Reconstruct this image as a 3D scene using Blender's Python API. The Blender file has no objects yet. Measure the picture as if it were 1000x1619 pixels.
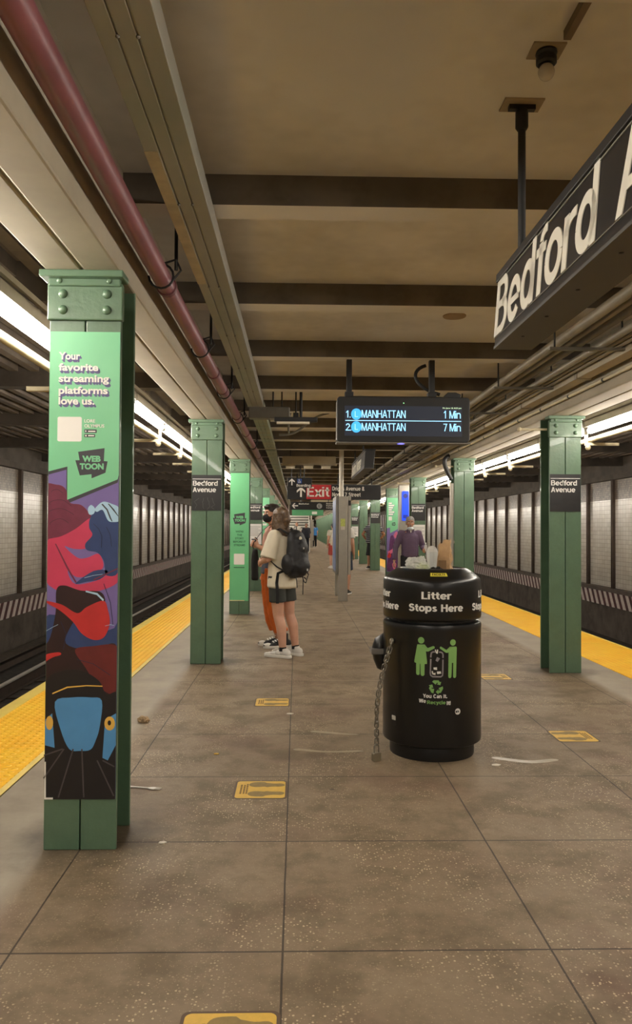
import bpy, bmesh, math, random
from mathutils import Vector, Matrix, noise

# ------------------------------------------------------------------ camera, world, exposure
sc = bpy.context.scene
COL = sc.collection
random.seed(7)
F, PX, PY = 1216.0, 1000.0, 1619.0
HC = 1.43                                   # the phone is held at 1.43 m
cam_data = bpy.data.cameras.new('camera')
cam_data.sensor_fit = 'VERTICAL'
cam_data.sensor_height = 36.0
cam_data.lens = 36.0 * F / PY
cam_data.clip_end = 400
cam = bpy.data.objects.new('camera', cam_data)
COL.objects.link(cam)
vy = Vector((-30 / F, -25.5 / F, -1)).normalized()     # where the platform runs, seen from the camera
vz = Vector((.006, 1, 0)); vz = (vz - vz.dot(vy) * vy).normalized()
vx = vy.cross(vz)
cam.matrix_world = Matrix.Translation((0, 0, HC)) @ Matrix((vx, vy, vz)).to_4x4()
sc.camera = cam

world = bpy.data.worlds.new('world'); sc.world = world
world.use_nodes = True
world.node_tree.nodes['Background'].inputs[0].default_value = (1.0, .95, .88, 1)
world.node_tree.nodes['Background'].inputs[1].default_value = .10
TUBE = 55.0                                 # strength of the fluorescent tubes
sc.view_settings.view_transform = 'Standard'
sc.view_settings.look = 'None'
sc.view_settings.gamma = 1
sc.view_settings.exposure = 0.0
sc.cycles.max_bounces = 8
sc.cycles.diffuse_bounces = 5
sc.cycles.use_denoising = True
sc.cycles.sample_clamp_indirect = 6

# ------------------------------------------------------------------ helpers
def lin(h):
    h = h.lstrip('#')
    c = [int(h[i:i + 2], 16) / 255 for i in (0, 2, 4)]
    return [x / 12.92 if x <= .04045 else ((x + .055) / 1.055) ** 2.4 for x in c]

class NT:
    """a small wrapper to write node trees"""
    def __init__(s, name):
        s.m = bpy.data.materials.new(name); s.m.use_nodes = True
        s.t = s.m.node_tree; s.b = s.t.nodes['Principled BSDF']
    def n(s, kind, **kw):
        nd = s.t.nodes.new(kind)
        for k, v in kw.items(): setattr(nd, k, v)
        return nd
    def set(s, sock, v):
        if hasattr(v, 'is_linked') or hasattr(v, 'links'): s.t.links.new(v, sock)
        elif isinstance(v, (list, tuple)): sock.default_value = (*v, 1) if len(v) == 3 and sock.type == 'RGBA' else v
        else: sock.default_value = v
    def math(s, op, a, b=0.0, c=0.0):
        nd = s.n('ShaderNodeMath', operation=op)
        s.set(nd.inputs[0], a); s.set(nd.inputs[1], b); s.set(nd.inputs[2], c)
        return nd.outputs[0]
    def mix(s, f, a, b):
        nd = s.n('ShaderNodeMix', data_type='RGBA')
        s.set(nd.inputs[0], f); s.set(nd.inputs[6], a); s.set(nd.inputs[7], b)
        return nd.outputs[2]
    def coord(s, which='Object'):
        return s.n('ShaderNodeTexCoord').outputs[which]
    def noise(s, vec, scale, detail=3, rough=.55):
        nd = s.n('ShaderNodeTexNoise'); s.set(nd.inputs['Vector'], vec)
        nd.inputs['Scale'].default_value = scale; nd.inputs['Detail'].default_value = detail
        nd.inputs['Roughness'].default_value = rough
        return nd.outputs[0]
    def voro(s, vec, scale, rnd=1.0):
        nd = s.n('ShaderNodeTexVoronoi'); s.set(nd.inputs['Vector'], vec)
        nd.inputs['Scale'].default_value = scale; nd.inputs['Randomness'].default_value = rnd
        return nd.outputs['Distance'], nd.outputs['Color']
    def ramp(s, v, lo, hi):
        nd = s.n('ShaderNodeMapRange'); nd.clamp = True
        s.set(nd.inputs[0], v); nd.inputs[1].default_value = lo; nd.inputs[2].default_value = hi
        return nd.outputs[0]
    def bump(s, h, strength=.3, dist=.01):
        nd = s.n('ShaderNodeBump'); s.set(nd.inputs['Height'], h)
        nd.inputs['Strength'].default_value = strength; nd.inputs['Distance'].default_value = dist
        s.t.links.new(nd.outputs[0], s.b.inputs['Normal'])
    def xyz(s, vec):
        nd = s.n('ShaderNodeSeparateXYZ'); s.set(nd.inputs[0], vec); return nd.outputs

MATS = {}
def mat(name, h, rough=.6, metal=0.0, var=.12, scale=7, bump=0.0, bscale=60, spec=.5, coat=0.0, dirt=None, dirt_amt=.5):
    if name in MATS: return MATS[name]
    t = NT(name); c = lin(h); v = t.coord()
    lo = [x * (1 - var) for x in c]; hi = [min(1, x * (1 + var)) for x in c]
    col = t.mix(t.ramp(t.noise(v, scale), .3, .7), lo, hi)
    if dirt:
        k = t.math('MULTIPLY', t.ramp(t.noise(v, scale * .45, 5, .7), .48, .72), dirt_amt)
        col = t.mix(k, col, lin(dirt))
    t.set(t.b.inputs['Base Color'], col)
    t.b.inputs['Roughness'].default_value = rough
    t.b.inputs['Metallic'].default_value = metal
    t.b.inputs['Specular IOR Level'].default_value = spec
    t.b.inputs['Coat Weight'].default_value = coat
    if bump: t.bump(t.noise(v, bscale, 4), bump, .01)
    MATS[name] = t.m
    return t.m

def glow(name, h, strength, base='#ffffff'):
    if name in MATS: return MATS[name]
    t = NT(name)
    t.set(t.b.inputs['Base Color'], lin(base))
    t.set(t.b.inputs['Emission Color'], lin(h))
    t.b.inputs['Emission Strength'].default_value = strength
    MATS[name] = t.m
    return t.m

def link(o, parent=None):
    COL.objects.link(o)
    if parent is not None: o.parent = parent
    return o

def tag(o, label=None, cat=None, group=None, kind=None):
    for k, v in (('label', label), ('category', cat), ('group', group), ('kind', kind)):
        if v: o[k] = v
    return o

def thing(name, label, cat, loc=(0, 0, 0), rz=0.0, group=None):
    o = bpy.data.objects.new(name, None); o.empty_display_size = .1
    o.location = loc; o.rotation_euler = (0, 0, rz)
    link(o); return tag(o, label, cat, group)

def copy_tree(o, parent=None):
    c = o.copy(); COL.objects.link(c)
    if parent is not None: c.parent = parent
    for ch in list(o.children): copy_tree(ch, c)
    return c

class MB:
    """collects shapes; build() links them as ONE mesh object"""
    def __init__(s): s.v = []; s.f = []; s.smooth = False
    def add(s, vs, fs):
        n = len(s.v); s.v += [tuple(v) for v in vs]; s.f += [[i + n for i in f] for f in fs]; return s
    def box(s, x0, x1, y0, y1, z0, z1):
        v = [(x, y, z) for z in (z0, z1) for y in (y0, y1) for x in (x0, x1)]
        return s.add(v, [(0, 2, 3, 1), (4, 5, 7, 6), (0, 1, 5, 4), (2, 6, 7, 3), (0, 4, 6, 2), (1, 3, 7, 5)])
    def prism(s, poly, y0, y1):
        """poly in x,z; front face at y0 looks towards -y"""
        a = sum(poly[i][0] * poly[(i + 1) % len(poly)][1] - poly[(i + 1) % len(poly)][0] * poly[i][1] for i in range(len(poly)))
        if a < 0: poly = poly[::-1]
        n = len(poly)
        v = [(x, y0, z) for x, z in poly] + [(x, y1, z) for x, z in poly]
        return s.add(v, [list(range(n)), list(range(2 * n - 1, n - 1, -1))] + [(i + n, (i + 1) % n + n, (i + 1) % n, i) for i in range(n)])
    def slab(s, poly, z0, z1):
        """poly in x,y"""
        a = sum(poly[i][0] * poly[(i + 1) % len(poly)][1] - poly[(i + 1) % len(poly)][0] * poly[i][1] for i in range(len(poly)))
        if a < 0: poly = poly[::-1]
        n = len(poly)
        v = [(x, y, z1) for x, y in poly] + [(x, y, z0) for x, y in poly]
        return s.add(v, [list(range(n)), list(range(2 * n - 1, n - 1, -1))] + [(i + n, (i + 1) % n + n, (i + 1) % n, i) for i in range(n)])
    def tube(s, pts, radii, n=12, ref=None, caps=True):
        """pts: path; radii: number, list of numbers or list of (r along side, r along ref)"""
        pts = [Vector(p) for p in pts]
        if not isinstance(radii, (list, tuple)): radii = [radii] * len(pts)
        rings = []; prev = None
        for i, p in enumerate(pts):
            d = ((pts[min(i + 1, len(pts) - 1)] - p).normalized() + (p - pts[max(i - 1, 0)]).normalized())
            d = d.normalized() if d.length > 1e-6 else Vector((0, 0, 1))
            if prev is None:
                r0 = Vector(ref) if ref else (Vector((0, 1, 0)) if abs(d.y) < .9 else Vector((1, 0, 0)))
                b = (r0 - r0.dot(d) * d).normalized()
            else:
                b = (prev - prev.dot(d) * d).normalized()
            prev = b; a = b.cross(d)
            r = radii[i]; ra, rb = r if isinstance(r, (list, tuple)) else (r, r)
            rings.append([p + a * (ra * math.cos(t)) + b * (rb * math.sin(t)) for t in (2 * math.pi * k / n for k in range(n))])
        vs = [v for r in rings for v in r]
        fs = [(i * n + k, i * n + (k + 1) % n, (i + 1) * n + (k + 1) % n, (i + 1) * n + k) for i in range(len(pts) - 1) for k in range(n)]
        if caps: fs += [list(range(n - 1, -1, -1)), list(range((len(pts) - 1) * n, len(pts) * n))]
        return s.add(vs, fs)
    def caps(s, p0, p1, r0, r1=None, n=14):
        """a tapered limb with round ends"""
        r1 = r0 if r1 is None else r1
        p0, p1 = Vector(p0), Vector(p1); d = (p1 - p0).normalized()
        pts = []; rr = []
        for t in (-90, -60, -30): a = math.radians(t); pts.append(p0 + d * (r0 * math.sin(a))); rr.append(max(r0 * math.cos(a), 1e-4))
        for k in (0, .33, .66, 1): pts.append(p0.lerp(p1, k)); rr.append(r0 + (r1 - r0) * k)
        for t in (30, 60, 90): a = math.radians(t); pts.append(p1 + d * (r1 * math.sin(a))); rr.append(max(r1 * math.cos(a), 1e-4))
        return s.tube(pts, rr, n)
    def ball(s, c, r, nu=16, nv=10, m=None):
        if not isinstance(r, (list, tuple)): r = (r, r, r)
        vs = []; c = Vector(c)
        for j in range(nv + 1):
            a = math.pi * j / nv - math.pi / 2
            a = max(min(a, math.pi / 2 - .02), -math.pi / 2 + .02)
            for k in range(nu):
                b = 2 * math.pi * k / nu
                p = Vector((r[0] * math.cos(a) * math.cos(b), r[1] * math.cos(a) * math.sin(b), r[2] * math.sin(a)))
                vs.append(c + (m @ p if m else p))
        fs = [(j * nu + k, j * nu + (k + 1) % nu, (j + 1) * nu + (k + 1) % nu, (j + 1) * nu + k) for j in range(nv) for k in range(nu)]
        fs += [list(range(nu - 1, -1, -1)), list(range(nv * nu, nv * nu + nu))]
        return s.add(vs, fs)
    def lathe(s, prof, n=48, c=(0, 0), caps=True):
        vs = [(c[0] + r * math.cos(2 * math.pi * k / n), c[1] + r * math.sin(2 * math.pi * k / n), z) for r, z in prof for k in range(n)]
        fs = [(i * n + k, i * n + (k + 1) % n, (i + 1) * n + (k + 1) % n, (i + 1) * n + k) for i in range(len(prof) - 1) for k in range(n)]
        if caps: fs += [list(range(n - 1, -1, -1)), list(range((len(prof) - 1) * n, len(prof) * n))]
        return s.add(vs, fs)
    def move(s, m):
        s.v = [tuple(m @ Vector(v)) for v in s.v]; return s
    def build(s, name, m, parent=None, smooth=False, bevel=0.0, loc=None, angle=40):
        me = bpy.data.meshes.new(name)
        me.from_pydata(s.v, [], s.f); me.validate(); me.update()
        if m is not None: me.materials.append(m)
        if smooth or s.smooth:
            me.shade_smooth()
            me.set_sharp_from_angle(angle=math.radians(angle))
        o = bpy.data.objects.new(name, me); link(o, parent)
        if loc: o.location = loc
        if bevel:
            b = o.modifiers.new('bevel', 'BEVEL'); b.width = bevel; b.segments = 2; b.limit_method = 'ANGLE'
        return o

def remesh(o, voxel, smooth=4, m=None):
    """melts the overlapping shapes of one mesh into one continuous surface"""
    r = o.modifiers.new('r', 'REMESH'); r.mode = 'VOXEL'; r.voxel_size = voxel
    sm = o.modifiers.new('s', 'SMOOTH'); sm.factor = .5; sm.iterations = smooth
    dg = bpy.context.evaluated_depsgraph_get(); dg.update()
    me = bpy.data.meshes.new_from_object(o.evaluated_get(dg))
    old = o.data; o.modifiers.clear(); o.data = me; me.shade_smooth()
    if not me.materials and old.materials: me.materials.append(old.materials[0])
    bpy.data.meshes.remove(old); return o

# lettering --------------------------------------------------------
_T = {}
def _text(s, bold, space):
    key = (s, bold, space)
    if key in _T: return _T[key]
    c = bpy.data.curves.new('t', 'FONT'); c.body = s; c.size = 1; c.offset = bold; c.space_character = space
    c.extrude = .01; c.resolution_u = 5
    o = bpy.data.objects.new('t', c); COL.objects.link(o)
    dg = bpy.context.evaluated_depsgraph_get(); dg.update()
    me = bpy.data.meshes.new_from_object(o.evaluated_get(dg))
    _T[key] = ([tuple(v.co) for v in me.vertices], [list(p.vertices) for p in me.polygons])
    bpy.data.objects.remove(o); bpy.data.curves.remove(c); bpy.data.meshes.remove(me)
    return _T[key]
CAP = max(v[1] for v in _text('H', 0, 1)[0])

def letters(s, cap, x=0, z=0, width=None, align='L', bold=.012, space=1.0, y=0.0, depth=.0012, sx=1.0, italic=0):
    """lettering in the x,z plane that looks towards -y, as (verts, faces); x,z is the baseline start"""
    v, f = _text(s, bold, space)
    k = cap / (CAP + 2 * bold)
    x0 = min(p[0] for p in v); x1 = max(p[0] for p in v)
    kx = (width / (x1 - x0)) if width else k * sx
    off = {'L': 0, 'C': -(x1 - x0) / 2 * kx, 'R': -(x1 - x0) * kx}[align]
    vs = [(x + off + (p[0] - x0) * kx + italic * p[1] * k, y - depth * (.5 + p[2] / .02), z + (p[1] + bold) * k) for p in v]
    return vs, f

def smooth_poly(pts, sub=6):
    out = []; n = len(pts)
    for i in range(n):
        p0, p1, p2, p3 = (Vector(pts[(i + k) % n]) for k in (-1, 0, 1, 2))
        for j in range(sub):
            t = j / sub
            out.append(tuple(.5 * ((2 * p1) + (p2 - p0) * t + (2 * p0 - 5 * p1 + 4 * p2 - p3) * t * t + (3 * p1 - p0 - 3 * p2 + p3) * t ** 3)))
    return out

def stroke(pts, w):
    """a ribbon polygon along pts (x,z)"""
    L, R = [], []
    for i, p in enumerate(pts):
        a = Vector(pts[max(i - 1, 0)]); b = Vector(pts[min(i + 1, len(pts) - 1)])
        d = (b - a).normalized(); nrm = Vector((-d.y, d.x)); ww = w[i] if isinstance(w, (list, tuple)) else w
        L.append(tuple(Vector(p) + nrm * ww / 2)); R.append(tuple(Vector(p) - nrm * ww / 2))
    return L + R[::-1]

def arc(cx, cz, r, a0, a1, n=12):
    return [(cx + r * math.cos(math.radians(a0 + (a1 - a0) * i / n)), cz + r * math.sin(math.radians(a0 + (a1 - a0) * i / n))) for i in range(n + 1)]

def rrect(x0, x1, z0, z1, r, n=5):
    return arc(x1 - r, z1 - r, r, 0, 90, n) + arc(x0 + r, z1 - r, r, 90, 180, n) + arc(x0 + r, z0 + r, r, 180, 270, n) + arc(x1 - r, z0 + r, r, 270, 360, n)

# a grotesque drawn from strokes, cap height 1, for the signs
def _E(cx, cy, rx, ry, a0, a1, n=None):
    n = n or max(4, int(abs(a1 - a0) / 12))
    return [(cx + rx * math.cos(math.radians(a0 + (a1 - a0) * i / n)), cy + ry * math.sin(math.radians(a0 + (a1 - a0) * i / n))) for i in range(n + 1)]
def _glyph(ch, w):
    h = w / 2; X = .74; t = w * .82; ht = t / 2
    P = []                                   # closed polygons
    def S(pts, ww=w): P.append(stroke(pts, ww))
    def bar(x0, x1, y, ww=t): P.append([(x0, y - ww / 2), (x1, y - ww / 2), (x1, y + ww / 2), (x0, y + ww / 2)])
    def stem(x, y0, y1): P.append([(x - h, y0), (x + h, y0), (x + h, y1), (x - h, y1)])
    def slant(x0, y0, x1, y1, ww=None):
        k = (ww or w * 1.04) / 2; P.append([(x0 - k, y0), (x0 + k, y0), (x1 + k, y1), (x1 - k, y1)])
    def ring(cx, cy, rx, ry): S(_E(cx, cy, rx, ry, 0, 180)); S(_E(cx, cy, rx, ry, 180, 360))
    r = .33 - h; ry = X / 2 - ht
    if ch in 'BPRDEFLHTI':
        if ch != 'T': stem(h, 0, 1)
    if ch == 'B':
        for x1, y in ((.40, 1 - ht), (.42, .53), (.42, ht)): bar(h, x1, y)
        S(_E(.38, (1 - ht + .53) / 2, .27 - h, (1 - ht - .53) / 2, 90, -90)); S(_E(.40, (.53 + ht) / 2, .31 - h, (.53 - ht) / 2, 90, -90)); a = .74
    elif ch in 'PR':
        bar(h, .4, 1 - ht); bar(h, .4, .46); S(_E(.39, (1 - ht + .46) / 2, .29 - h, (1 - ht - .46) / 2, 90, -90)); a = .70
        if ch == 'R': slant(.62, 0, .40, .46); a = .75
    elif ch == 'D': bar(h, .34, 1 - ht); bar(h, .34, ht); S(_E(.32, .5, .40 - h, .5 - ht, 90, -90)); a = .76
    elif ch == 'E': bar(h, .60, 1 - ht); bar(h, .56, .52); bar(h, .62, ht); a = .67
    elif ch == 'F': bar(h, .60, 1 - ht); bar(h, .53, .5); a = .63
    elif ch == 'L': bar(h, .56, ht); a = .60
    elif ch == 'H': stem(.72 - h, 0, 1); bar(h, .70, .53); a = .77
    elif ch == 'I': a = w + .06
    elif ch == 'T': bar(0, .64, 1 - ht); stem(.32, 0, 1); a = .67
    elif ch == 'A': slant(h, 0, .37, 1); slant(.74 - h, 0, .37, 1); bar(.16, .58, .30); a = .76
    elif ch == 'Y': slant(.36, .40, h, 1); slant(.36, .40, .72 - h, 1); stem(.36, 0, .44); a = .72
    elif ch == 'W': slant(.27, 0, h, 1); slant(.27, 0, .52, 1); slant(.77, 0, .52, 1); slant(.77, 0, 1.04 - h, 1); a = 1.05
    elif ch == 'M': stem(h, 0, 1); stem(.84 - h, 0, 1); slant(.42, 0, h + .02, 1); slant(.42, 0, .82 - h, 1); a = .89
    elif ch == 'N': stem(h, 0, 1); stem(.72 - h, 0, 1); slant(.70 - h, 0, h + .02, 1); a = .78
    elif ch == 'U': stem(h, .34, 1); stem(.72 - h, .34, 1); S(_E(.36, .36, .36 - h, .36 - ht, 180, 360)); a = .78
    elif ch == 'C': S(_E(.39, .5, .38 - h, .5 - ht + .005, 42, 318)); a = .76
    elif ch == 'S': S(_E(.35, (1.53 - ht) / 2, .30 - h, (.47 - ht) / 2, 15, 270) + _E(.35, (.53 + ht) / 2, .34 - h, (.53 - ht) / 2, 90, -165)[1:]); a = .72
    elif ch == 'e': S(_E(.33, X / 2, r, ry, 0, 322)); bar(.14, .33 + r, X / 2 - .01, t * .85); a = .68
    elif ch == 'c': S(_E(.33, X / 2, r, ry, 42, 318)); a = .63
    elif ch == 'o': ring(.34, X / 2, .34 - h, ry); a = .70
    elif ch in 'dqg':
        ring(.32, X / 2, .32 - h, ry); stem(.64 - h, 0 if ch != 'q' else -.26, 1 if ch == 'd' else X); a = .70
        if ch == 'g': S(_E(.32, 0, .32 - h, .18, 0, -150))
    elif ch in 'bp': ring(.36, X / 2, .32 - h, ry); stem(h, 0 if ch == 'b' else -.26, 1 if ch == 'b' else X); a = .70
    elif ch == 'f': S([(.20, 0), (.20, .78)]); S(_E(.38, .80, .18, .20 - ht, 180, 90) + [(.42, 1 - ht)], t); bar(0, .40, X - ht); a = .41
    elif ch == 't': S([(.19, .20), (.19, .95)]); S(_E(.33, .22, .14, .22 - ht, 180, 270) + [(.39, ht)], t); bar(0, .38, X - ht); a = .42
    elif ch == 'r': stem(h, 0, X); S(_E(.34, .44, .34 - h, X - ht - .44, 180, 90) + [(.42, X - ht)], t); a = .43
    elif ch == 'i': stem(h, 0, X); stem(h, .85, 1.0); a = w + .08
    elif ch == 'l': stem(h, 0, 1); a = w + .08
    elif ch in 'nh': stem(h, 0, X if ch == 'n' else 1); S(_E(.32, .44, .32 - h, X - ht - .44, 180, 0)); stem(.64 - h, 0, .45); a = .72
    elif ch == 'u': stem(.64 - h, 0, X); S(_E(.32, .30, .32 - h, .30 - ht, 180, 360)); stem(h, .29, X); a = .72
    elif ch == 'm':
        stem(h, 0, X)
        for c in (.29, .67): S(_E(c, .46, .29 - h + .03, X - ht - .46, 180, 0)); stem(c + .32 - h, 0, .47)
        a = 1.06
    elif ch == 'v': slant(.32, 0, h, X); slant(.32, 0, .64 - h, X); a = .64
    elif ch == 'w': slant(.24, 0, h, X); slant(.24, 0, .46, X); slant(.68, 0, .46, X); slant(.68, 0, .92 - h, X); a = .93
    elif ch == 'x': slant(h, 0, .64 - h, X); slant(.64 - h, 0, h, X); a = .66
    elif ch == 'y': slant(.32, 0, h, X); slant(.20, -.26, .64 - h, X); bar(.06, .24, -.26 + ht); a = .64
    elif ch == 'k': stem(h, 0, 1); slant(.14 + h, .30, .62 - h, X); slant(.64 - h, 0, .32, .46); a = .66
    elif ch == 'a': S(_E(.31, X - ht - .15, .27 - h, .15, 165, 0) + [(.58 - h, .45)], t); stem(.58 - h, 0, .5); S(_E(.28, .22, .28 - h, .22 - ht, 0, 360), t); a = .64
    elif ch == 's': S(_E(.28, X * .73 - ht * .2, .25 - h, (X * .47 - t * .8) / 2, 15, 270) + _E(.28, X * .26 + ht * .2, .28 - h, (X * .52 - t) / 2, 90, -165)[1:], t); a = .60
    elif ch == '1': stem(.38 - h, 0, 1); slant(.08, .70, .30, 1, t * 1.1); a = .56
    elif ch == '2': S(_E(.32, 1 - ht - .26, .30 - h, .26, 170, -30)); slant(h, ht, .32 + (.30 - h) * .8, .60); bar(0, .62, ht); a = .66
    elif ch == '7': bar(0, .60, 1 - ht); slant(.20, 0, .50, 1 - ht); a = .63
    elif ch == '.': stem(h, 0, w); a = w + .12
    elif ch == '!': stem(h, 0, w); stem(h, .3, 1); a = w + .1
    elif ch == '&': ring(.32, .76, .17, .24 - ht); ring(.30, .26, .30 - h, .26 - ht + .02); slant(.64, 0, .22, .62, t * 1.2); a = .72
    elif ch == ' ': a = .36
    else: a = .6
    return P, a
def sign_letters(s, cap, x=0, z=0, width=None, align='L', w=.185, y=0.0, depth=.0012, gap=.0):
    """the stroke lettering in the x,z plane looking towards -y, as (verts, faces)"""
    polys = []; u = 0
    for ch in s:
        P, a = _glyph(ch, w)
        polys += [[(px + u, pz) for px, pz in p] for p in P]; u += a + gap
    u -= .06
    kx = width / u if width else cap
    off = {'L': 0, 'C': -u * kx / 2, 'R': -u * kx}[align]
    mb = MB()
    for i, p in enumerate(polys): mb.prism([(x + off + px * kx, z + pz * cap) for px, pz in p], y - depth, y)
    return mb.v, mb.f

def structure(mb, name, m, **kw):
    o = mb.build(name, m, **kw); o['kind'] = 'structure'; return o
# ------------------------------------------------------------------ materials of the place
def floor_mat():
    t = NT('terrazzo_concrete'); v = t.coord(); x, y, z = t.xyz(v)
    big = t.noise(v, 1.15, 6, .68); fine = t.noise(v, 22, 5, .7); mid = t.noise(v, 3.2, 5, .65)
    col = t.mix(t.ramp(big, .3, .7), lin('#786650'), lin('#8f7e67'))
    col = t.mix(t.math('MULTIPLY', t.ramp(mid, .46, .62), .7), col, lin('#62543f'))
    col = t.mix(t.math('MULTIPLY', t.ramp(fine, .45, .7), .35), col, lin('#6b5a47'))
    # reddish wear
    col = t.mix(t.math('MULTIPLY', t.ramp(t.noise(v, 1.3, 4, .6), .54, .68), .6), col, lin('#664c3e'))
    # smoother grey cement margins outside the column lines
    g = t.math('ADD', t.ramp(t.math('MULTIPLY', x, -1), 1.06, 1.16), t.ramp(x, 2.74, 2.84))
    g = t.math('MINIMUM', g, 1)
    cem = t.mix(t.ramp(mid, .35, .65), lin('#8d8375'), lin('#a89e8c'))
    col = t.mix(t.math('MULTIPLY', g, .85), col, cem)
    # light chips in the aggregate
    d, c = t.voro(v, 88); r, gg, b = t.xyz(c)
    patch = t.ramp(t.noise(v, 1.7, 3, .6), .42, .62)
    chip = t.math('MULTIPLY', t.math('LESS_THAN', d, .34), t.math('GREATER_THAN', r, .72))
    chip = t.math('MULTIPLY', t.math('MULTIPLY', chip, patch), t.math('SUBTRACT', 1, g))
    col = t.mix(t.math('MULTIPLY', chip, .85), col, lin('#d3bf9c'))
    d2, c2 = t.voro(v, 165); r2, g2, b2 = t.xyz(c2)
    chip2 = t.math('MULTIPLY', t.math('LESS_THAN', d2, .35), t.math('GREATER_THAN', r2, .84))
    col = t.mix(t.math('MULTIPLY', t.math('MULTIPLY', chip2, t.math('SUBTRACT', 1, g)), .4), col, lin('#b7a482'))
    # old gum, trodden dark
    wv = t.n('ShaderNodeVectorMath', operation='ADD'); t.set(wv.inputs[0], v)
    nz = t.n('ShaderNodeTexNoise'); t.set(nz.inputs['Vector'], v); nz.inputs['Scale'].default_value = 9
    sc_ = t.n('ShaderNodeVectorMath', operation='SCALE'); t.set(sc_.inputs[0], nz.outputs['Color']); sc_.inputs['Scale'].default_value = .09
    t.set(wv.inputs[1], sc_.outputs[0])
    d3, c3 = t.voro(wv.outputs[0], 3.6); r3, g3, b3 = t.xyz(c3)
    gum = t.math('MULTIPLY', t.math('LESS_THAN', d3, t.math('MULTIPLY', b3, .17)), t.math('GREATER_THAN', r3, .42))
    col = t.mix(t.math('MULTIPLY', gum, .62), col, lin('#3a322b'))
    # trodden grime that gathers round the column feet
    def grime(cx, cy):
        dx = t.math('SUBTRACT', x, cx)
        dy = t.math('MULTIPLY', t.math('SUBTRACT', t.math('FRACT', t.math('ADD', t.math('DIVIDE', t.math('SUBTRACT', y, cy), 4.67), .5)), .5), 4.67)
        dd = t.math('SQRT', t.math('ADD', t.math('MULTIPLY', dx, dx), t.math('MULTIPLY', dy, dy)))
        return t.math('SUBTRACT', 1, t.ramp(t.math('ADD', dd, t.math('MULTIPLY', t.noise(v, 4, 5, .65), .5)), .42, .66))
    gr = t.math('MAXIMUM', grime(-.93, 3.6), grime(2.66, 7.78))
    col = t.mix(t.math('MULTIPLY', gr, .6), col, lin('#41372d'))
    # slab joints every 0.914 m
    def joint(u, off, w):
        k = t.math('DIVIDE', t.math('ADD', u, off), .914)
        fr = t.math('ABSOLUTE', t.math('SUBTRACT', t.math('FRACT', t.math('ADD', k, .5)), .5))
        return t.math('LESS_THAN', t.math('MULTIPLY', fr, .914), w)
    wob = t.math('MULTIPLY', t.math('SUBTRACT', t.noise(v, 5, 3), .5), .004)
    jx = joint(t.math('ADD', x, wob), .04, .0036)
    jy = joint(t.math('ADD', y, wob), -2.63 + .914 * 4, .0042)
    jj = t.math('MULTIPLY', t.math('MAXIMUM', jx, jy), t.math('MULTIPLY', t.math('SUBTRACT', 1, g), .85))
    col = t.mix(jj, col, lin('#2a221b'))
    t.set(t.b.inputs['Base Color'], col)
    t.set(t.b.inputs['Roughness'], t.math('ADD', .42, t.math('MULTIPLY', mid, .35)))
    t.b.inputs['Specular IOR Level'].default_value = .4
    h = t.math('SUBTRACT', t.math('MULTIPLY', fine, .4), t.math('MULTIPLY', jj, 1.5))
    t.bump(h, .25, .006)
    return t.m

def tactile_mat(x_in, sgn):
    t = NT('yellow_tactile'); v = t.coord(); x, y, z = t.xyz(v)
    def cell(u):
        return t.math('SUBTRACT', t.math('FRACT', t.math('DIVIDE', u, .06)), .5)
    dx, dy = cell(x), cell(y)
    dd = t.math('SQRT', t.math('ADD', t.math('MULTIPLY', dx, dx), t.math('MULTIPLY', dy, dy)))
    dome = t.math('SUBTRACT', 1, t.ramp(dd, .18, .34))
    col = t.mix(t.ramp(t.noise(v, 2.5, 5, .65), .35, .68), lin('#fbb714'), lin('#ffca30'))
    col = t.mix(t.math('MULTIPLY', t.ramp(t.noise(v, 6, 5, .7), .55, .75), .3), col, lin('#a87a1c'))
    col = t.mix(t.math('MULTIPLY', dome, .25), col, lin('#ffd858'))
    t.set(t.b.inputs['Base Color'], col)
    t.b.inputs['Roughness'].default_value = .5
    t.bump(dome, .9, .006)
    return t.m

def tile_mat(name, c1, c2, joint, bw, bh, rough, dirt):
    t = NT(name); v = t.coord(); x, y, z = t.xyz(v)
    cv = t.n('ShaderNodeCombineXYZ'); t.set(cv.inputs[0], y); t.set(cv.inputs[1], z)
    br = t.n('ShaderNodeTexBrick'); t.set(br.inputs['Vector'], cv.outputs[0])
    br.inputs['Scale'].default_value = 1; br.inputs['Brick Width'].default_value = bw; br.inputs['Row Height'].default_value = bh
    br.inputs['Mortar Size'].default_value = .004; br.inputs['Mortar Smooth'].default_value = .3
    br.offset = 0.0
    t.set(br.inputs['Color1'], lin(c1)); t.set(br.inputs['Color2'], lin(c2)); t.set(br.inputs['Mortar'], lin(joint))
    k = t.math('MULTIPLY', t.ramp(t.noise(v, 1.6, 6, .7), .45, .75), dirt)
    t.set(t.b.inputs['Base Color'], t.mix(k, br.outputs['Color'], lin('#7d6f5e')))
    t.b.inputs['Roughness'].default_value = rough
    t.bump(t.math('SUBTRACT', 1, br.outputs['Fac']), .3, .004)
    return t.m

def stripe_mat():
    t = NT('warning_stripes'); v = t.coord(); x, y, z = t.xyz(v)
    k = t.math('FRACT', t.math('DIVIDE', t.math('SUBTRACT', y, t.math('MULTIPLY', z, .62)), .31))
    s = t.math('LESS_THAN', k, .52)
    c = t.mix(t.ramp(t.noise(v, 9, 5, .7), .35, .75), lin('#eaddd6'), lin('#c2b2a9'))
    r = t.mix(t.ramp(t.noise(v, 7, 5, .7), .35, .7), lin('#5e2626'), lin('#432a28'))
    t.set(t.b.inputs['Base Color'], t.mix(s, r, c)); t.b.inputs['Roughness'].default_value = .6
    return t.m

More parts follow.
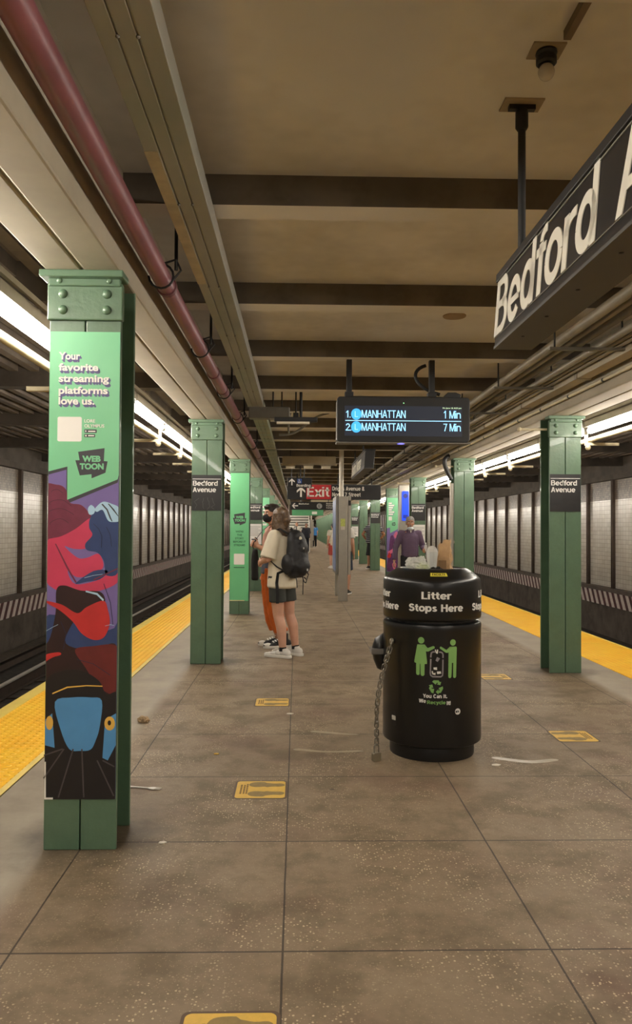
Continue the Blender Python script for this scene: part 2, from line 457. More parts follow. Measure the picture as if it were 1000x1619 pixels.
FLOOR = floor_mat()
TILE = tile_mat('white_wall_tile', '#ddd8ce', '#d0cabf', '#a29a8d', .15, .10, .25, .25)
BAND = tile_mat('brown_band_tile', '#5d5247', '#8a7c6c', '#3f372f', .05, .05, .35, .8)
STRIPE = stripe_mat()
CONC = mat('dark_track_concrete', '#5b5148', .85, var=.25, scale=3, bump=.4, dirt='#2c2723', dirt_amt=.8)
BALLAST = mat('oily_trackbed', '#3a352f', .9, var=.4, scale=6, bump=.9, bscale=18, dirt='#141210', dirt_amt=.8)
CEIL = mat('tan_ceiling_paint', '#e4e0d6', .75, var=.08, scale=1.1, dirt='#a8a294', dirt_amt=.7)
BEAM = mat('dark_beam_face', '#625a4f', .75, var=.2, scale=3, dirt='#332d27', dirt_amt=.85)  # mottled dark tone for every beam face but the underside
SOFFIT = mat('grey_girder_paint', '#a89f8b', .7, var=.08, scale=2, dirt='#7c7466', dirt_amt=.4)
ROOF = mat('sooty_track_roof', '#4f473e', .8, var=.3, scale=2.5, dirt='#2a2622', dirt_amt=.7)
STEEL_DK = mat('brown_pilaster_steel', '#5e5047', .45, var=.2, scale=4, dirt='#33291f', dirt_amt=.6)
GREEN = mat('green_column_paint', '#58735b', .38, var=.10, scale=5, bump=.22, bscale=28, dirt='#425a45', dirt_amt=.45, coat=.15)
GREEN_D = mat('green_rivet_paint', '#5c775f', .35, var=.06, coat=.2)
BLACK = mat('black_sign_enamel', '#1d1c1d', .38, var=.1)
BLACKM = mat('black_metal', '#191919', .5, var=.15)
WHITE = mat('white_lettering', '#e9e7e2', .5, var=.02)
RED = mat('red_pipe_paint', '#7f4a50', .4, var=.15, scale=5, dirt='#5a3438', dirt_amt=.5)
GALV = mat('dull_conduit_metal', '#8f8673', .42, metal=.25, var=.15, scale=4, dirt='#6b6353', dirt_amt=.6)
CREAM = mat('cream_conduit_paint', '#cfc4a4', .45, var=.08)
STEEL = mat('brushed_steel', '#a6a196', .35, metal=.55, var=.06)
GREY = mat('grey_metal', '#77746c', .5, metal=.2, var=.1)

Y0, Y1 = -12.0, 112.0                        # how far the platform runs behind and ahead
XL, XR = -2.28, 3.97                         # platform edges
WL, WR = -5.75, 7.45                         # tunnel walls

# ------------------------------------------------------------------ the setting
structure(MB().box(XL, XR, Y0, Y1, -1.15, 0), 'floor', FLOOR)
structure(MB().box(WL - .3, XL + .05, Y0, Y1, -1.35, -1.12), 'floor_trackbed_left', BALLAST)
structure(MB().box(XR - .05, WR + .3, Y0, Y1, -1.35, -1.12), 'floor_trackbed_right', BALLAST)
for side, xa, xb, nose in (('left', -2.19, -1.56, (-2.30, -2.19)), ('right', 3.22, 3.97, (3.97, 4.0))):
    o = structure(MB().box(xa, xb, Y0, Y1, -.005, .007), 'trim_%d' % (1 if side == 'left' else 2), tactile_mat(xa, 1))
    tag(o, 'yellow tactile warning strip along the %s platform edge' % side)
    o = structure(MB().box(nose[0], nose[1], Y0, Y1, -.06, .012), 'trim_%d' % (3 if side == 'left' else 4),
                  mat('pale_yellow_nosing', '#e9cf6a', .45, var=.06, scale=3, dirt='#b49c4c', dirt_amt=.4))
structure(MB().box(-1.60, -1.56, Y0, Y1, -.004, .0085), 'trim_5', mat('pale_yellow_edge', '#ecd07c', .5, var=.1, scale=4))

for side, X, s in (('left', WL, -1), ('right', WR, 1)):
    a, b = (X - .25, X) if s < 0 else (X, X + .25)
    structure(MB().box(a, b, Y0, Y1, .07, 2.14), 'wall_' + side, TILE)
    structure(MB().box(a, b, Y0, Y1, -1.2, .07), 'wall_lower_' + side, CONC)
    structure(MB().box(a, b, Y0, Y1, 2.14, 2.60), 'wall_band_' + side, BAND)
    structure(MB().box(a, b, Y0, Y1, 2.60, 3.5), 'wall_upper_' + side, ROOF)
    q = (X, X + .05) if s < 0 else (X - .05, X)
    structure(MB().box(q[0], q[1], Y0, Y1, -.38, -.04), 'trim_stripes_' + side, STRIPE)
    q = (X, X + .09) if s < 0 else (X - .09, X)
    structure(MB().box(q[0], q[1], Y0, Y1, -.04, .06), 'trim_sill_' + side, STEEL_DK)
    q = (X, X + .12) if s < 0 else (X - .12, X)
    structure(MB().box(q[0], q[1], Y0, Y1, 2.60, 2.72), 'trim_cornice_' + side, ROOF)
    base = 16.02 if s < 0 else 17.87
    k0 = int((Y0 - base) / 1.53) + 1
    first = None
    for k in range(k0, int((Y1 - base) / 1.53)):
        y = base + 1.53 * k
        if first is None:
            m = MB(); q = (X, X + .07) if s < 0 else (X - .07, X)
            m.box(q[0], q[1], -.05, .05, .06, 2.60)
            q2 = (X, X + .085) if s < 0 else (X - .085, X)
            m.box(q2[0], q2[1], -.012, .012, .06, 2.60)
            first = o = structure(m, 'trim_pilaster_' + side, STEEL_DK)
        else:
            o = first.copy(); COL.objects.link(o)
        o.location.y = y

structure(MB().box(-1.1, 2.85, Y0, Y1, 3.04, 3.2), 'ceiling', CEIL)
structure(MB().box(WL - .3, WR + .3, Y1, Y1 + .3, -1.2, 3.3), 'wall_far', ROOF)
structure(MB().box(WL - .3, WR + .3, Y0 - .3, Y0, -1.2, 3.3), 'wall_back', CONC)
beam0 = None
nb = 0
y = 3.48 - 1.545 * 9
while y < Y1 - 1:
    if beam0 is None:
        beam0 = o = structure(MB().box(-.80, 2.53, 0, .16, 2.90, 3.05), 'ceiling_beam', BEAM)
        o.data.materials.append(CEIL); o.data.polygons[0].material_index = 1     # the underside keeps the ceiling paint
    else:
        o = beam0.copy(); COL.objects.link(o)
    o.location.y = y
    y += 1.545
for side, xc in (('left', -.955), ('right', 2.705)):
    m = MB()
    w = .165 if side == 'left' else .18
    m.box(xc - w, xc - .004, Y0, Y1, 2.565, 2.9); m.box(xc + .004, xc + w, Y0, Y1, 2.565, 2.9)
    m.box(xc - w + .01, xc + w - .01, Y0, Y1, 2.575, 3.2)
    structure(m, 'ceiling_girder_' + side, SOFFIT, bevel=.01)
# the roof over each track: fluted concrete between cross beams
for side, xa, xb in (('left', WL, -1.1), ('right', 2.86, WR)):
    structure(MB().box(xa, xb, Y0, Y1, 3.16, 3.3), 'ceiling_track_' + side, ROOF)
    m = MB(); x = xa + .08
    while x < xb - .15:
        m.box(x, x + .09, Y0, Y1, 3.06, 3.17); x += .22
    structure(m, 'ceiling_flutes_' + side, mat('fluted_roof', '#675d50', .6, var=.25, scale=3, dirt='#2f2a25', dirt_amt=.6))
    b0 = None
    y = 3.48 - 1.545 * 9
    while y < Y1 - 1:
        if b0 is None: b0 = o = structure(MB().box(xa, xb, 0, .18, 2.90, 3.17), 'ceiling_track_beam_' + side, ROOF)
        else: o = b0.copy(); COL.objects.link(o)
        o.location.y = y; y += 3.09
# rails
RAIL = mat('worn_rail_steel', '#d3cec4', .3, metal=.4, var=.1)
RUST = mat('rusty_rail_side', '#3a2c22', .8, var=.3, scale=6)
TIE = mat('oily_timber_tie', '#40362c', .85, var=.35, scale=9, bump=.5)
for side, xs in (('left', (-2.90, -4.34)), ('right', (4.60, 6.04))):
    for i, x in enumerate(xs):
        r = thing('track_rail', 'steel running rail of the %s track, %s' % (side, 'next to the platform' if i == 0 else 'nearer the tunnel wall'), 'rail', (x, 0, -1.0))
        MB().box(-.033, .033, Y0, Y1, .075, .10).build('rail_head', RAIL, r)
        MB().box(-.01, .01, Y0, Y1, -.09, .08).box(-.07, .07, Y0, Y1, -.10, -.085).build('rail_web', RUST, r)
tr = thing('third_rail', 'dark covered power rail beside the left tunnel wall', 'third rail', (-5.05, 0, -.95))
MB().box(-.04, .04, Y0, Y1, -.08, .02).build('power_rail', RUST, tr)
MB().box(-.14, .10, Y0, Y1, .10, .135).build('cover_board', TIE, tr)
t0 = None
for k in range(46):
    if t0 is None:
        t0 = o = MB().box(-1.1, 1.1, -.1, .1, -.13, 0).build('track_tie', TIE, None, bevel=.01)
        tag(o, 'dark timber tie under the rails of the left track', 'railway tie', 'ties of the left track')
    else: o = t0.copy(); COL.objects.link(o)
    o.location = (-3.62, 4.2 + .62 * k, -1.10)
# ------------------------------------------------------------------ steel columns
CW = .16                                     # half the flange width
def make_column(rivets=True):
    root = thing('steel_column', 'green steel column', 'column')
    MB().box(-CW, -.003, 0, .022, 0, 2.36).box(.003, CW, 0, .022, 0, 2.36).box(-.03, .03, .020, .03, 0, 2.36).build('front_flange', GREEN, root, bevel=.004)
    MB().box(-CW, CW, .275, .297, 0, 2.57).build('rear_flange', GREEN, root, bevel=.004)
    MB().box(-.012, .012, .022, .275, 0, 2.57).box(-.05, -.012, .022, .036, 0, 2.5).box(.012, .05, .022, .036, 0, 2.5).build('web', GREEN, root)
    sp = MB().box(-CW - .008, CW + .008, -.016, .02, 2.355, 2.52).build('splice_plate', GREEN, root, bevel=.006)
    ca = MB().prism([(-CW - .03, 2.535), (CW + .02, 2.535), (CW + .02, 2.566), (-CW - .03, 2.566)], -.07, .05).box(-CW, CW, -.03, .0, 2.505, 2.545).build('cap_angle', GREEN, root, bevel=.006)
    if rivets:
        r0 = None
        for x, z, k in ((-.098, 2.40, 1), (.098, 2.40, 1), (-.098, 2.472, 1), (.098, 2.472, 1), (-.11, 2.527, .62), (.11, 2.527, .62)):
            if r0 is None: r0 = o = MB().ball((0, 0, 0), (.021, .016, .021), 14, 8).build('rivet', GREEN_D, sp, smooth=True)
            else: o = r0.copy(); COL.objects.link(o)
            o.location = (x, -.016 if k == 1 else -.03, z); o.scale = (k, k, k)
    return root
colA = make_column(True); colB = make_column(False)
used = [False, False]
CL, CR = -.955, 2.688
def place_column(x, y, label, near, group=None):
    i = 0 if near else 1; src = (colA, colB)[i]
    if used[i]: o = copy_tree(src)
    else: o = src; used[i] = True
    o.location = (x, y, 0); o['label'] = label
    if group: o['group'] = group
    elif 'group' in o: del o['group']
    return o
LY = [3.46 + 4.67 * k for k in range(-1, 9)]
RY = [7.64 + 4.67 * k for k in range(-2, 21)]
left_labels = {0: 'green riveted column wearing the tall illustrated poster, nearest at left',
               1: 'green column at left with a black name plate and dented lower half',
               2: 'green column behind it wearing an all green poster with a dark logo',
               3: 'green left column with name plate and white right arrow notice beside the waiting couple',
               4: 'green left column wearing a green poster just above the orange trousers person'}
right_labels = {0: 'green riveted column at right with a black name plate, nearest on that side',
                1: 'plain green column without plate just behind the black bin',
                2: 'green column behind the man in purple, with plate and left arrow notice',
                3: 'green column wearing the purple and green illustrated poster left of the man',
                4: 'green column hiding the person in the striped shirt, with name plate',
                5: 'plain green column just left of the striped shirt person',
                6: 'green column with plate and white notice right of the grey kiosk'}
for k, y in enumerate(LY):
    k -= 1
    if k < 0: continue
    if k in left_labels: place_column(CL, y, left_labels[k], True)
    else: place_column(CL, y, 'green column far down the left row of the platform', False, 'distant left columns')
for k, y in enumerate(RY):
    k -= 2
    if k < 0: continue
    if k in right_labels: place_column(CR, y, right_labels[k], True)
    else: place_column(CR, y, 'plain green column far down the right row of the platform', False, 'distant right columns')

# ------------------------------------------------------------------ name plates and notices on the columns
def name_plate(x, y, label, z0=1.61, h=.375, off=0.0):
    r = thing('station_sign', label, 'sign', (x, y - .003, z0))
    MB().box(-CW + .004, CW - .006, -.003, .002, 0, h).build('panel', BLACK, r)
    MB().box(-CW + .010, CW - .012, -.0042, -.002, h - .046, h - .040).build('white_line', WHITE, r)
    v, f = sign_letters('Bedford', .052, -CW + .014, h - .113, width=.262, y=-.003); m = MB().add(v, f)
    v, f = sign_letters('Avenue', .052, -CW + .014, h - .181, width=.243, y=-.003); m.add(v, f)
    m.build('lettering', WHITE, r)
    return r
name_plate(CL, LY[2], 'black name plate scratched with graffiti on the second left column')
sg = bpy.data.objects['station_sign']
m = MB(); rs = random.Random(3)
for x0 in (-.12, -.06, .0, .05):
    pts = [(x0 + rs.uniform(-.01, .04), .02 + .022 * i + rs.uniform(-.01, .01)) for i in range(6)]
    m.prism(stroke(pts, .004), -.0036, -.002)
m.build('scratched_graffiti', mat('faint_scratches', '#4d4b4a', .5, var=.1), sg)
name_plate(CL, LY[4], 'black name plate above the right arrow notice, beside the waiting couple')
name_plate(CR, RY[2], 'black name plate on the nearest right column')
name_plate(CR, RY[4], 'black name plate above the head of the man in purple')
name_plate(CR, RY[6], 'black name plate on the column hiding the striped shirt person')
name_plate(CR, RY[8], 'black name plate on the column right of the grey kiosk')
PAPER = mat('white_notice_paper', '#e4e2dd', .6, var=.03)
INK = mat('black_notice_ink', '#1e1d1e', .6, var=.05)
GINK = mat('grey_notice_ink', '#8f8d8a', .6, var=.05)
def notice(x, y, label, sgn, z0=1.06, h=.46):
    r = thing('paper_notice', label, 'notice', (x, y - .003, z0))
    MB().box(-CW + .01, CW - .012, -.003, .001, 0, h).build('sheet', PAPER, r)
    m = MB()
    for i in range(9):
        m.box(-CW + .03, CW - .03 - (.05 if i % 3 == 2 else 0), -.0042, -.002, h - .06 - .026 * i, h - .052 - .026 * i)
    m.build('small_print', GINK, r)
    a = [(-.075, -.012), (.02, -.012), (-.012, -.05), (.022, -.05), (.075, 0), (.022, .05), (-.012, .05), (.02, .012), (-.075, .012)]
    MB().prism([(sgn * px, .11 + pz) for px, pz in a], -.0045, -.002).build('arrow', INK, r)
notice(CL, LY[4], 'white notice with a black right arrow on the column beside the couple', 1)
notice(CR, RY[4], 'white notice with a black left arrow behind the man in purple', -1)
notice(CR, RY[8], 'white notice with a small arrow on the column right of the grey kiosk', -1)

# ------------------------------------------------------------------ posters wrapped on the columns
AD_G = mat('poster_green', '#7cc796', .45, var=.04, scale=4)
AD_G2 = mat('poster_flat_green', '#6cc088', .45, var=.05, scale=3)
AD_K = mat('poster_dark', '#3c3a40', .5, var=.04)
AD_P = mat('poster_purple', '#75659f', .5, var=.05, scale=5)
AD_SH = mat('poster_violet_shade', '#5b5686', .5, var=.03)
AD_W = mat('poster_white', '#efece4', .5, var=.02)
def apoly(r, name, polys, m, y):
    mb = MB()
    for p in polys: mb.prism(p, y, y + .0004)
    return mb.build(name, m, r)
def comic_logo(r, cx, cz, k, y, hole):
    pts = [(368, 627), (718, 575), (710, 748), (760, 752), (733, 905), (551, 980), (548, 925), (393, 943), (332, 740), (388, 738)]
    q = [(cx + (a - 546) * k, cz - (b - 770) * k) for a, b in pts]
    g = apoly(r, 'logo_bubble', [q], AD_K, y)
    v, f = letters('WEB', 82 * k, cx - 0 * k, cz - (760 - 770) * k, width=245 * k, align='C', bold=.05, y=y); mb = MB().add(v, f)
    v, f = letters('TOON', 82 * k, cx + 5 * k, cz - (862 - 770) * k, width=318 * k, align='C', bold=.05, y=y); mb.add(v, f)
    mb.build('logo_lettering', hole, g)
P0 = thing('column_poster', 'tall glossy illustrated poster with green top on the nearest left column', 'poster', (CL, LY[1] - .002, .225))
def pp(px, py):                              # photo pixel on the nearest poster -> poster x, z
    t = (py - 523) / 742
    l, rr = 80 - 3 * t, 192 - 9 * t
    return (-.156 + (px - l) / (rr - l) * .312, (1265 - py) / 742 * 2.08)
def pps(pts, sub=0):
    q = [pp(*p) for p in pts]
    q = smooth_poly(q, sub) if sub else q
    return [(max(-.156, min(.156, a)), max(0, min(2.08, b))) for a, b in q]
MB().box(-.156, .156, -.0012, .001, 0, 2.08).build('sheet', AD_P, P0)
gr = [(60, 500), (210, 500), (210, 752), (187.5, 759), (108.6, 792), (108.6, 739), (60, 747)]
apoly(P0, 'black_outline', [pps([(60, 500), (210, 500), (210, 756), (187.5, 764), (106.8, 799), (107.2, 744), (60, 752)])], AD_K, -.0016)
apoly(P0, 'green_field', [pps(gr)], AD_G, -.0021)
shad = MB(); whit = MB()
for i, (s, px, py, x1) in enumerate((('Your', 94, 568, 128), ('favorite', 94, 586, 157), ('streaming', 94, 604, 174), ('platforms', 94, 623, 172), ('love us.', 94, 640, 151))):
    x, z = pp(px, py); w = pp(x1, py)[0] - x
    for k in range(1, 7):
        v, f = letters(s, .0335, x + .0013 * k, z - .0019 * k, width=w, bold=.03, y=-.0022 - .0002 * (7 - k), depth=.0003); shad.add(v, f)
    v, f = letters(s, .0335, x, z, width=w, bold=.03, y=-.0038, depth=.0004); whit.add(v, f)
shad.build('headline_shade', AD_SH, P0); whit.build('headline', AD_W, P0)
a, b = pp(92.5, 699), pp(131, 659.5)
apoly(P0, 'blank_white_patch', [rrect(a[0], b[0], a[1], b[1], .008)], AD_W, -.0026)
m = MB()
for s, py, x1 in (('LORE', 668.5, 152), ('OLYMPUS', 676.5, 166.5)):
    x, z = pp(135, py); v, f = letters(s, .0145, x, z, width=pp(x1, py)[0] - x, bold=.02, y=-.0024); m.add(v, f)
m.build('series_title', AD_W, P0)
apoly(P0, 'store_badge', [pps([(135, 679.5), (154.5, 679.5), (154.5, 685), (135, 685)])], AD_K, -.0026)
apoly(P0, 'store_badge', [pps([(135, 687), (152, 687), (152, 692), (135, 692)])], AD_K, -.0026)
apoly(P0, 'badge_mark', [pps([(136.5, 680.5), (138.8, 682.2), (136.5, 684)]), pps([(136.5, 688.3), (138.6, 688.3), (138.6, 690.8), (136.5, 690.8)]),
                         pps([(141, 681.6), (152.5, 681.6), (152.5, 683.4), (141, 683.4)]), pps([(141, 688.6), (150.5, 688.6), (150.5, 690.4), (141, 690.4)])], AD_W, -.003)
cx, cz = pp(146.3, 732.5)
comic_logo(P0, cx, cz, .312 / 112 / 8.333, -.0026, AD_G)
# plain abstract artwork in the poster's colours: bands, blobs and rays
MAR = mat('poster_maroon', '#6f2a40', .5, var=.1, scale=20); CRI = mat('poster_crimson', '#c33a5a', .5, var=.07, scale=8)
NAV = mat('poster_navy', '#2c3f6c', .5, var=.12, scale=10); PALE = mat('poster_pale_blue', '#a9cbe2', .5, var=.05)
REDA = mat('poster_red', '#bd2c2c', .5, var=.12, scale=8); DRK = mat('poster_brown_black', '#2a1416', .5, var=.15, scale=12)
NOIR = mat('poster_black', '#171316', .5, var=.08); SKY = mat('poster_blue', '#4f8fc4', .5, var=.07, scale=7)
GOLD = mat('poster_gold', '#e0b352', .5, var=.04); ASH = mat('poster_grey', '#4b4447', .5, var=.08); DKRED = mat('poster_dark_red', '#64201f', .5, var=.2, scale=9)
y = -.0017
apoly(P0, 'maroon_shape', [pps([(70, 775), (92, 768), (106, 775), (112, 796), (130, 800), (142, 812), (146, 824), (120, 842), (100, 850), (88, 858), (70, 862)], 5)], MAR, y)
apoly(P0, 'crimson_shape', [pps([(70, 862), (100, 850), (122, 838), (145, 821), (147, 838), (149, 848), (140, 868), (120, 870), (105, 866), (125, 884), (140, 884), (158, 878), (165, 898), (150, 910), (125, 915), (110, 905), (122, 926), (160, 918), (186, 898), (190, 920), (160, 936), (110, 938), (90, 934), (70, 912)], 5)], CRI, y - .0003)
apoly(P0, 'navy_shape', [pps([(145, 820), (160, 800), (176, 818), (192, 812), (192, 900), (170, 912), (166, 890), (156, 876), (140, 872), (137, 862), (148, 848), (143, 836)], 5),
                         pps([(70, 985), (95, 975), (170, 1000), (192, 985), (192, 1040), (70, 1040)], 3), pps([(122, 925), (150, 905), (172, 905), (160, 918), (140, 922)], 4)], NAV, y - .0006)
apoly(P0, 'pale_crest', [pps([(141, 806), (146, 800), (152, 806), (150, 814), (143, 815)], 4), pps([(152, 806), (164, 795), (178, 798), (192, 806), (192, 824), (180, 827), (172, 824), (164, 808), (155, 811)], 5)], PALE, y - .0009)
apoly(P0, 'crest_line', [pps([(162, 799), (170, 808), (175, 821), (178, 826), (179.5, 826), (177, 820), (172, 807), (164, 798)]), pps([(172, 798), (180, 808), (188, 818), (189, 817), (182, 807), (174, 798)])], AD_K, y - .0012)
apoly(P0, 'fold_line', [pps([(90, 862), (108, 900), (122, 924), (124, 923), (110, 898), (92, 862)]), pps([(150, 918), (188, 900), (188, 902), (150, 920)])], MAR, y - .0012)
apoly(P0, 'dark_swirl', [pps([(93, 935), (105, 928), (130, 936), (160, 938), (168, 952), (160, 962), (138, 968), (120, 985), (108, 1020), (150, 1030), (183, 1020), (192, 1060), (192, 1110), (70, 1110), (70, 1040), (84, 1010), (92, 970)], 5)], DRK, y - .0015)
apoly(P0, 'red_swirl', [pps([(70, 952), (100, 958), (125, 972), (140, 962), (165, 952), (172, 966), (175, 988), (166, 1010), (150, 1014), (132, 1004), (118, 985), (96, 966)], 5),
                        pps([(70, 1042), (82, 1036), (98, 1034), (100, 1038), (88, 1042), (70, 1052)], 4)], REDA, y - .0018)
apoly(P0, 'dark_red_swirl', [pps([(122, 1030), (150, 1024), (182, 1022), (192, 1040), (192, 1100), (160, 1090), (138, 1058)], 5)], DKRED, y - .0018)
apoly(P0, 'swirl_rim', [pps([(138, 936), (156, 940), (166, 950), (165, 953), (155, 943), (138, 938.5)])], PALE, y - .0021)
apoly(P0, 'black_dome', [pps([(70, 1140), (78, 1080), (100, 1064), (130, 1062), (158, 1078), (170, 1100), (192, 1110), (192, 1275), (60, 1275), (60, 1180)], 5)], NOIR, y - .0021)
apoly(P0, 'gold_band', [pps([(88, 1098), (110, 1088), (140, 1085.5), (164, 1086.5), (164, 1088), (140, 1087.2), (111, 1090), (88, 1100)])], GOLD, y - .0024)
apoly(P0, 'blue_shield', [pps([(92, 1112), (118, 1105), (145, 1105), (163, 1110), (160, 1150), (154, 1172), (146, 1187), (130, 1189), (114, 1186), (101, 1156)], 4),
                          pps([(70, 1140), (88, 1130), (92, 1184), (70, 1180)]), pps([(168, 1140), (192, 1130), (192, 1180), (172, 1204), (164, 1200)])], SKY, y - .0027)
apoly(P0, 'gold_disc', [arcs for arcs in ([pp(84 + 5.5 * math.cos(t / 3), 1145 + 11 * math.sin(t / 3)) for t in range(19)], [pp(175 + 8 * math.cos(t / 3), 1146 + 11 * math.sin(t / 3)) for t in range(19)])], GOLD, y - .0030)
apoly(P0, 'dark_dot', [[pp(174.5 + 2.6 * math.cos(t / 3), 1145 + 4 * math.sin(t / 3)) for t in range(19)]], NOIR, y - .0033)
apoly(P0, 'grey_ray', [stroke([pp(*a), pp(*b)], .006) for a, b in (((106, 1186), (76, 1232)), ((120, 1186), (98, 1262)), ((133, 1186), (136, 1262)), ((156, 1204), (181, 1260)), ((104, 1186), (76, 1196)), ((164, 1204), (182, 1214)))], ASH, y - .0030)
apoly(P0, 'peeled_white_edge', [pps([(70, 1206), (79, 1206), (79.5, 1262), (90, 1262), (90, 1266), (60, 1266), (60, 1206)])], AD_W, y - .0030)

rs = random.Random(11)
apoly(P0, 'fold_line', [stroke([pp(*q) for q in smooth_poly(c, 4)[:-8]], .0022) for c in (
    [(82, 800), (100, 792), (120, 806), (136, 822)], [(80, 815), (100, 806), (124, 820), (132, 836)], [(82, 832), (98, 822), (114, 832), (118, 842)],
    [(84, 780), (94, 776), (103, 784), (100, 794)])], mat('poster_plum_line', '#4d1d30', .5, var=.1), y - .0012)
apoly(P0, 'ink_line', [stroke([pp(*q) for q in c], .0024) for c in (
    [(150, 830), (158, 838), (163, 850), (162, 868)], [(170, 835), (176, 848), (178, 866)], [(166, 925), (176, 955), (180, 990)], [(100, 985), (108, 1005), (104, 1030)], [(125, 1045), (150, 1052), (176, 1070)])], mat('poster_ink', '#1b2340', .5, var=.1), y - .0022)
apoly(P0, 'pale_streak', [stroke([pp(*q) for q in c], .0018) for c in ([(136, 916), (150, 912), (164, 910)], [(78, 1000), (88, 994), (96, 990)], [(168, 992), (176, 990), (182, 991)])], PALE, y - .0026)
P1 = thing('column_poster', 'all green poster with a dark comic logo on the third left column', 'poster', (CL, LY[3] - .002, .22))
MB().box(-CW + .004, CW - .004, -.0012, .001, 0, 2.12).build('sheet', AD_G2, P1)
comic_logo(P1, 0, 1.36, .00052, -.0022, AD_G2)
DKG = mat('poster_dark_green', '#2f6a47', .5, var=.05)
m = MB()
for i, s in enumerate(("WE'RE", 'THE', 'STORY', 'BEFORE IT', 'STREAMS')):
    v, f = letters(s, .034, 0, 1.13 - .056 * i, align='C', bold=.03, y=-.0014); m.add(v, f)
m.build('headline', DKG, P1)
apoly(P1, 'blank_white_patch', [rrect(-.09, .085, .60, .78, .012)], AD_W, -.0022)
apoly(P1, 'footer_line', [[(-.09, .545), (.085, .545), (.085, .56), (-.09, .56)]], DKG, -.0022)
apoly(P1, 'cream_strip', [[(-.155, 0), (.09, 0), (.09, .012), (-.155, .012)]], mat('poster_cream', '#e8d9a4', .5), -.0022)

P2 = thing('column_poster', 'green poster with blocks of white print above the orange trousers person', 'poster', (CL, LY[5] - .002, .22))
MB().box(-CW + .004, CW - .004, -.0012, .001, 0, 2.08).build('sheet', AD_G, P2)
apoly(P2, 'white_print', [[(-.10, 1.78 - .1 * i), (.02 + .03 * (i % 3), 1.78 - .1 * i), (.02 + .03 * (i % 3), 1.84 - .1 * i), (-.10, 1.84 - .1 * i)] for i in range(6)], AD_W, -.002)

P3 = thing('column_poster', 'green and purple illustrated poster on the right column left of the man', 'poster', (CR, RY[5] - .002, .22))
MB().box(-CW + .004, CW - .004, -.0012, .001, 0, 2.08).build('sheet', AD_P, P3)
apoly(P3, 'green_field', [[(-.156, 2.08), (.156, 2.08), (.156, 1.20), (-.06, 1.08), (-.06, 1.24), (-.156, 1.22)]], AD_G, -.002)
apoly(P3, 'violet_shade', [[(-.095, 1.895 - .062 * i), (-.005 + .035 * ((i * 2) % 3), 1.895 - .062 * i), (-.005 + .035 * ((i * 2) % 3), 1.94 - .062 * i), (-.095, 1.94 - .062 * i)] for i in range(6)], AD_SH, -.0024)
apoly(P3, 'white_print', [[(-.105, 1.905 - .062 * i), (-.015 + .035 * ((i * 2) % 3), 1.905 - .062 * i), (-.015 + .035 * ((i * 2) % 3), 1.945 - .062 * i), (-.105, 1.945 - .062 * i)] for i in range(6)], AD_W, -.0028)
apoly(P3, 'blank_white_patch', [rrect(-.105, -.01, 1.44, 1.55, .01)], AD_W, -.0024)
comic_logo(P3, .04, 1.34, .00026, -.0024, AD_G)
PLUM = mat('poster_plum', '#5a2c5c', .5, var=.3, scale=9); ROSE = mat('poster_rose', '#d0688c', .5, var=.1)
apoly(P3, 'plum_shape', [smooth_poly([(-.15, .05), (-.1, .5), (-.06, .95), (.02, 1.02), (.08, .9), (.15, .95), (.15, .1), (0, .02)], 4)], PLUM, -.0024)
apoly(P3, 'rose_shape', [smooth_poly([(-.13, .55), (-.02, .62), (.1, .72), (.08, .6), (-.05, .5)], 4), smooth_poly([(.0, .2), (.06, .27), (.12, .2), (.06, .06)], 4), smooth_poly([(.04, 1.02), (.1, 1.12), (.152, 1.1), (.152, .96), (.09, .94)], 4)], ROSE, -.0030)
apoly(P3, 'red_shape', [smooth_poly([(-.14, .42), (-.08, .54), (-.03, .46), (-.07, .38)], 4)], REDA, -.0033)
P4 = thing('column_poster', 'green poster on the column just right of the grey kiosk, far off', 'poster', (CR, RY[9] - .002, .3))
MB().box(-CW + .004, CW - .004, -.0012, .001, 0, 1.95).build('sheet', AD_G2, P4)
apoly(P4, 'white_print', [[(-.12, .45), (.12, .45), (.12, .95), (-.12, .95)]], AD_W, -.002)
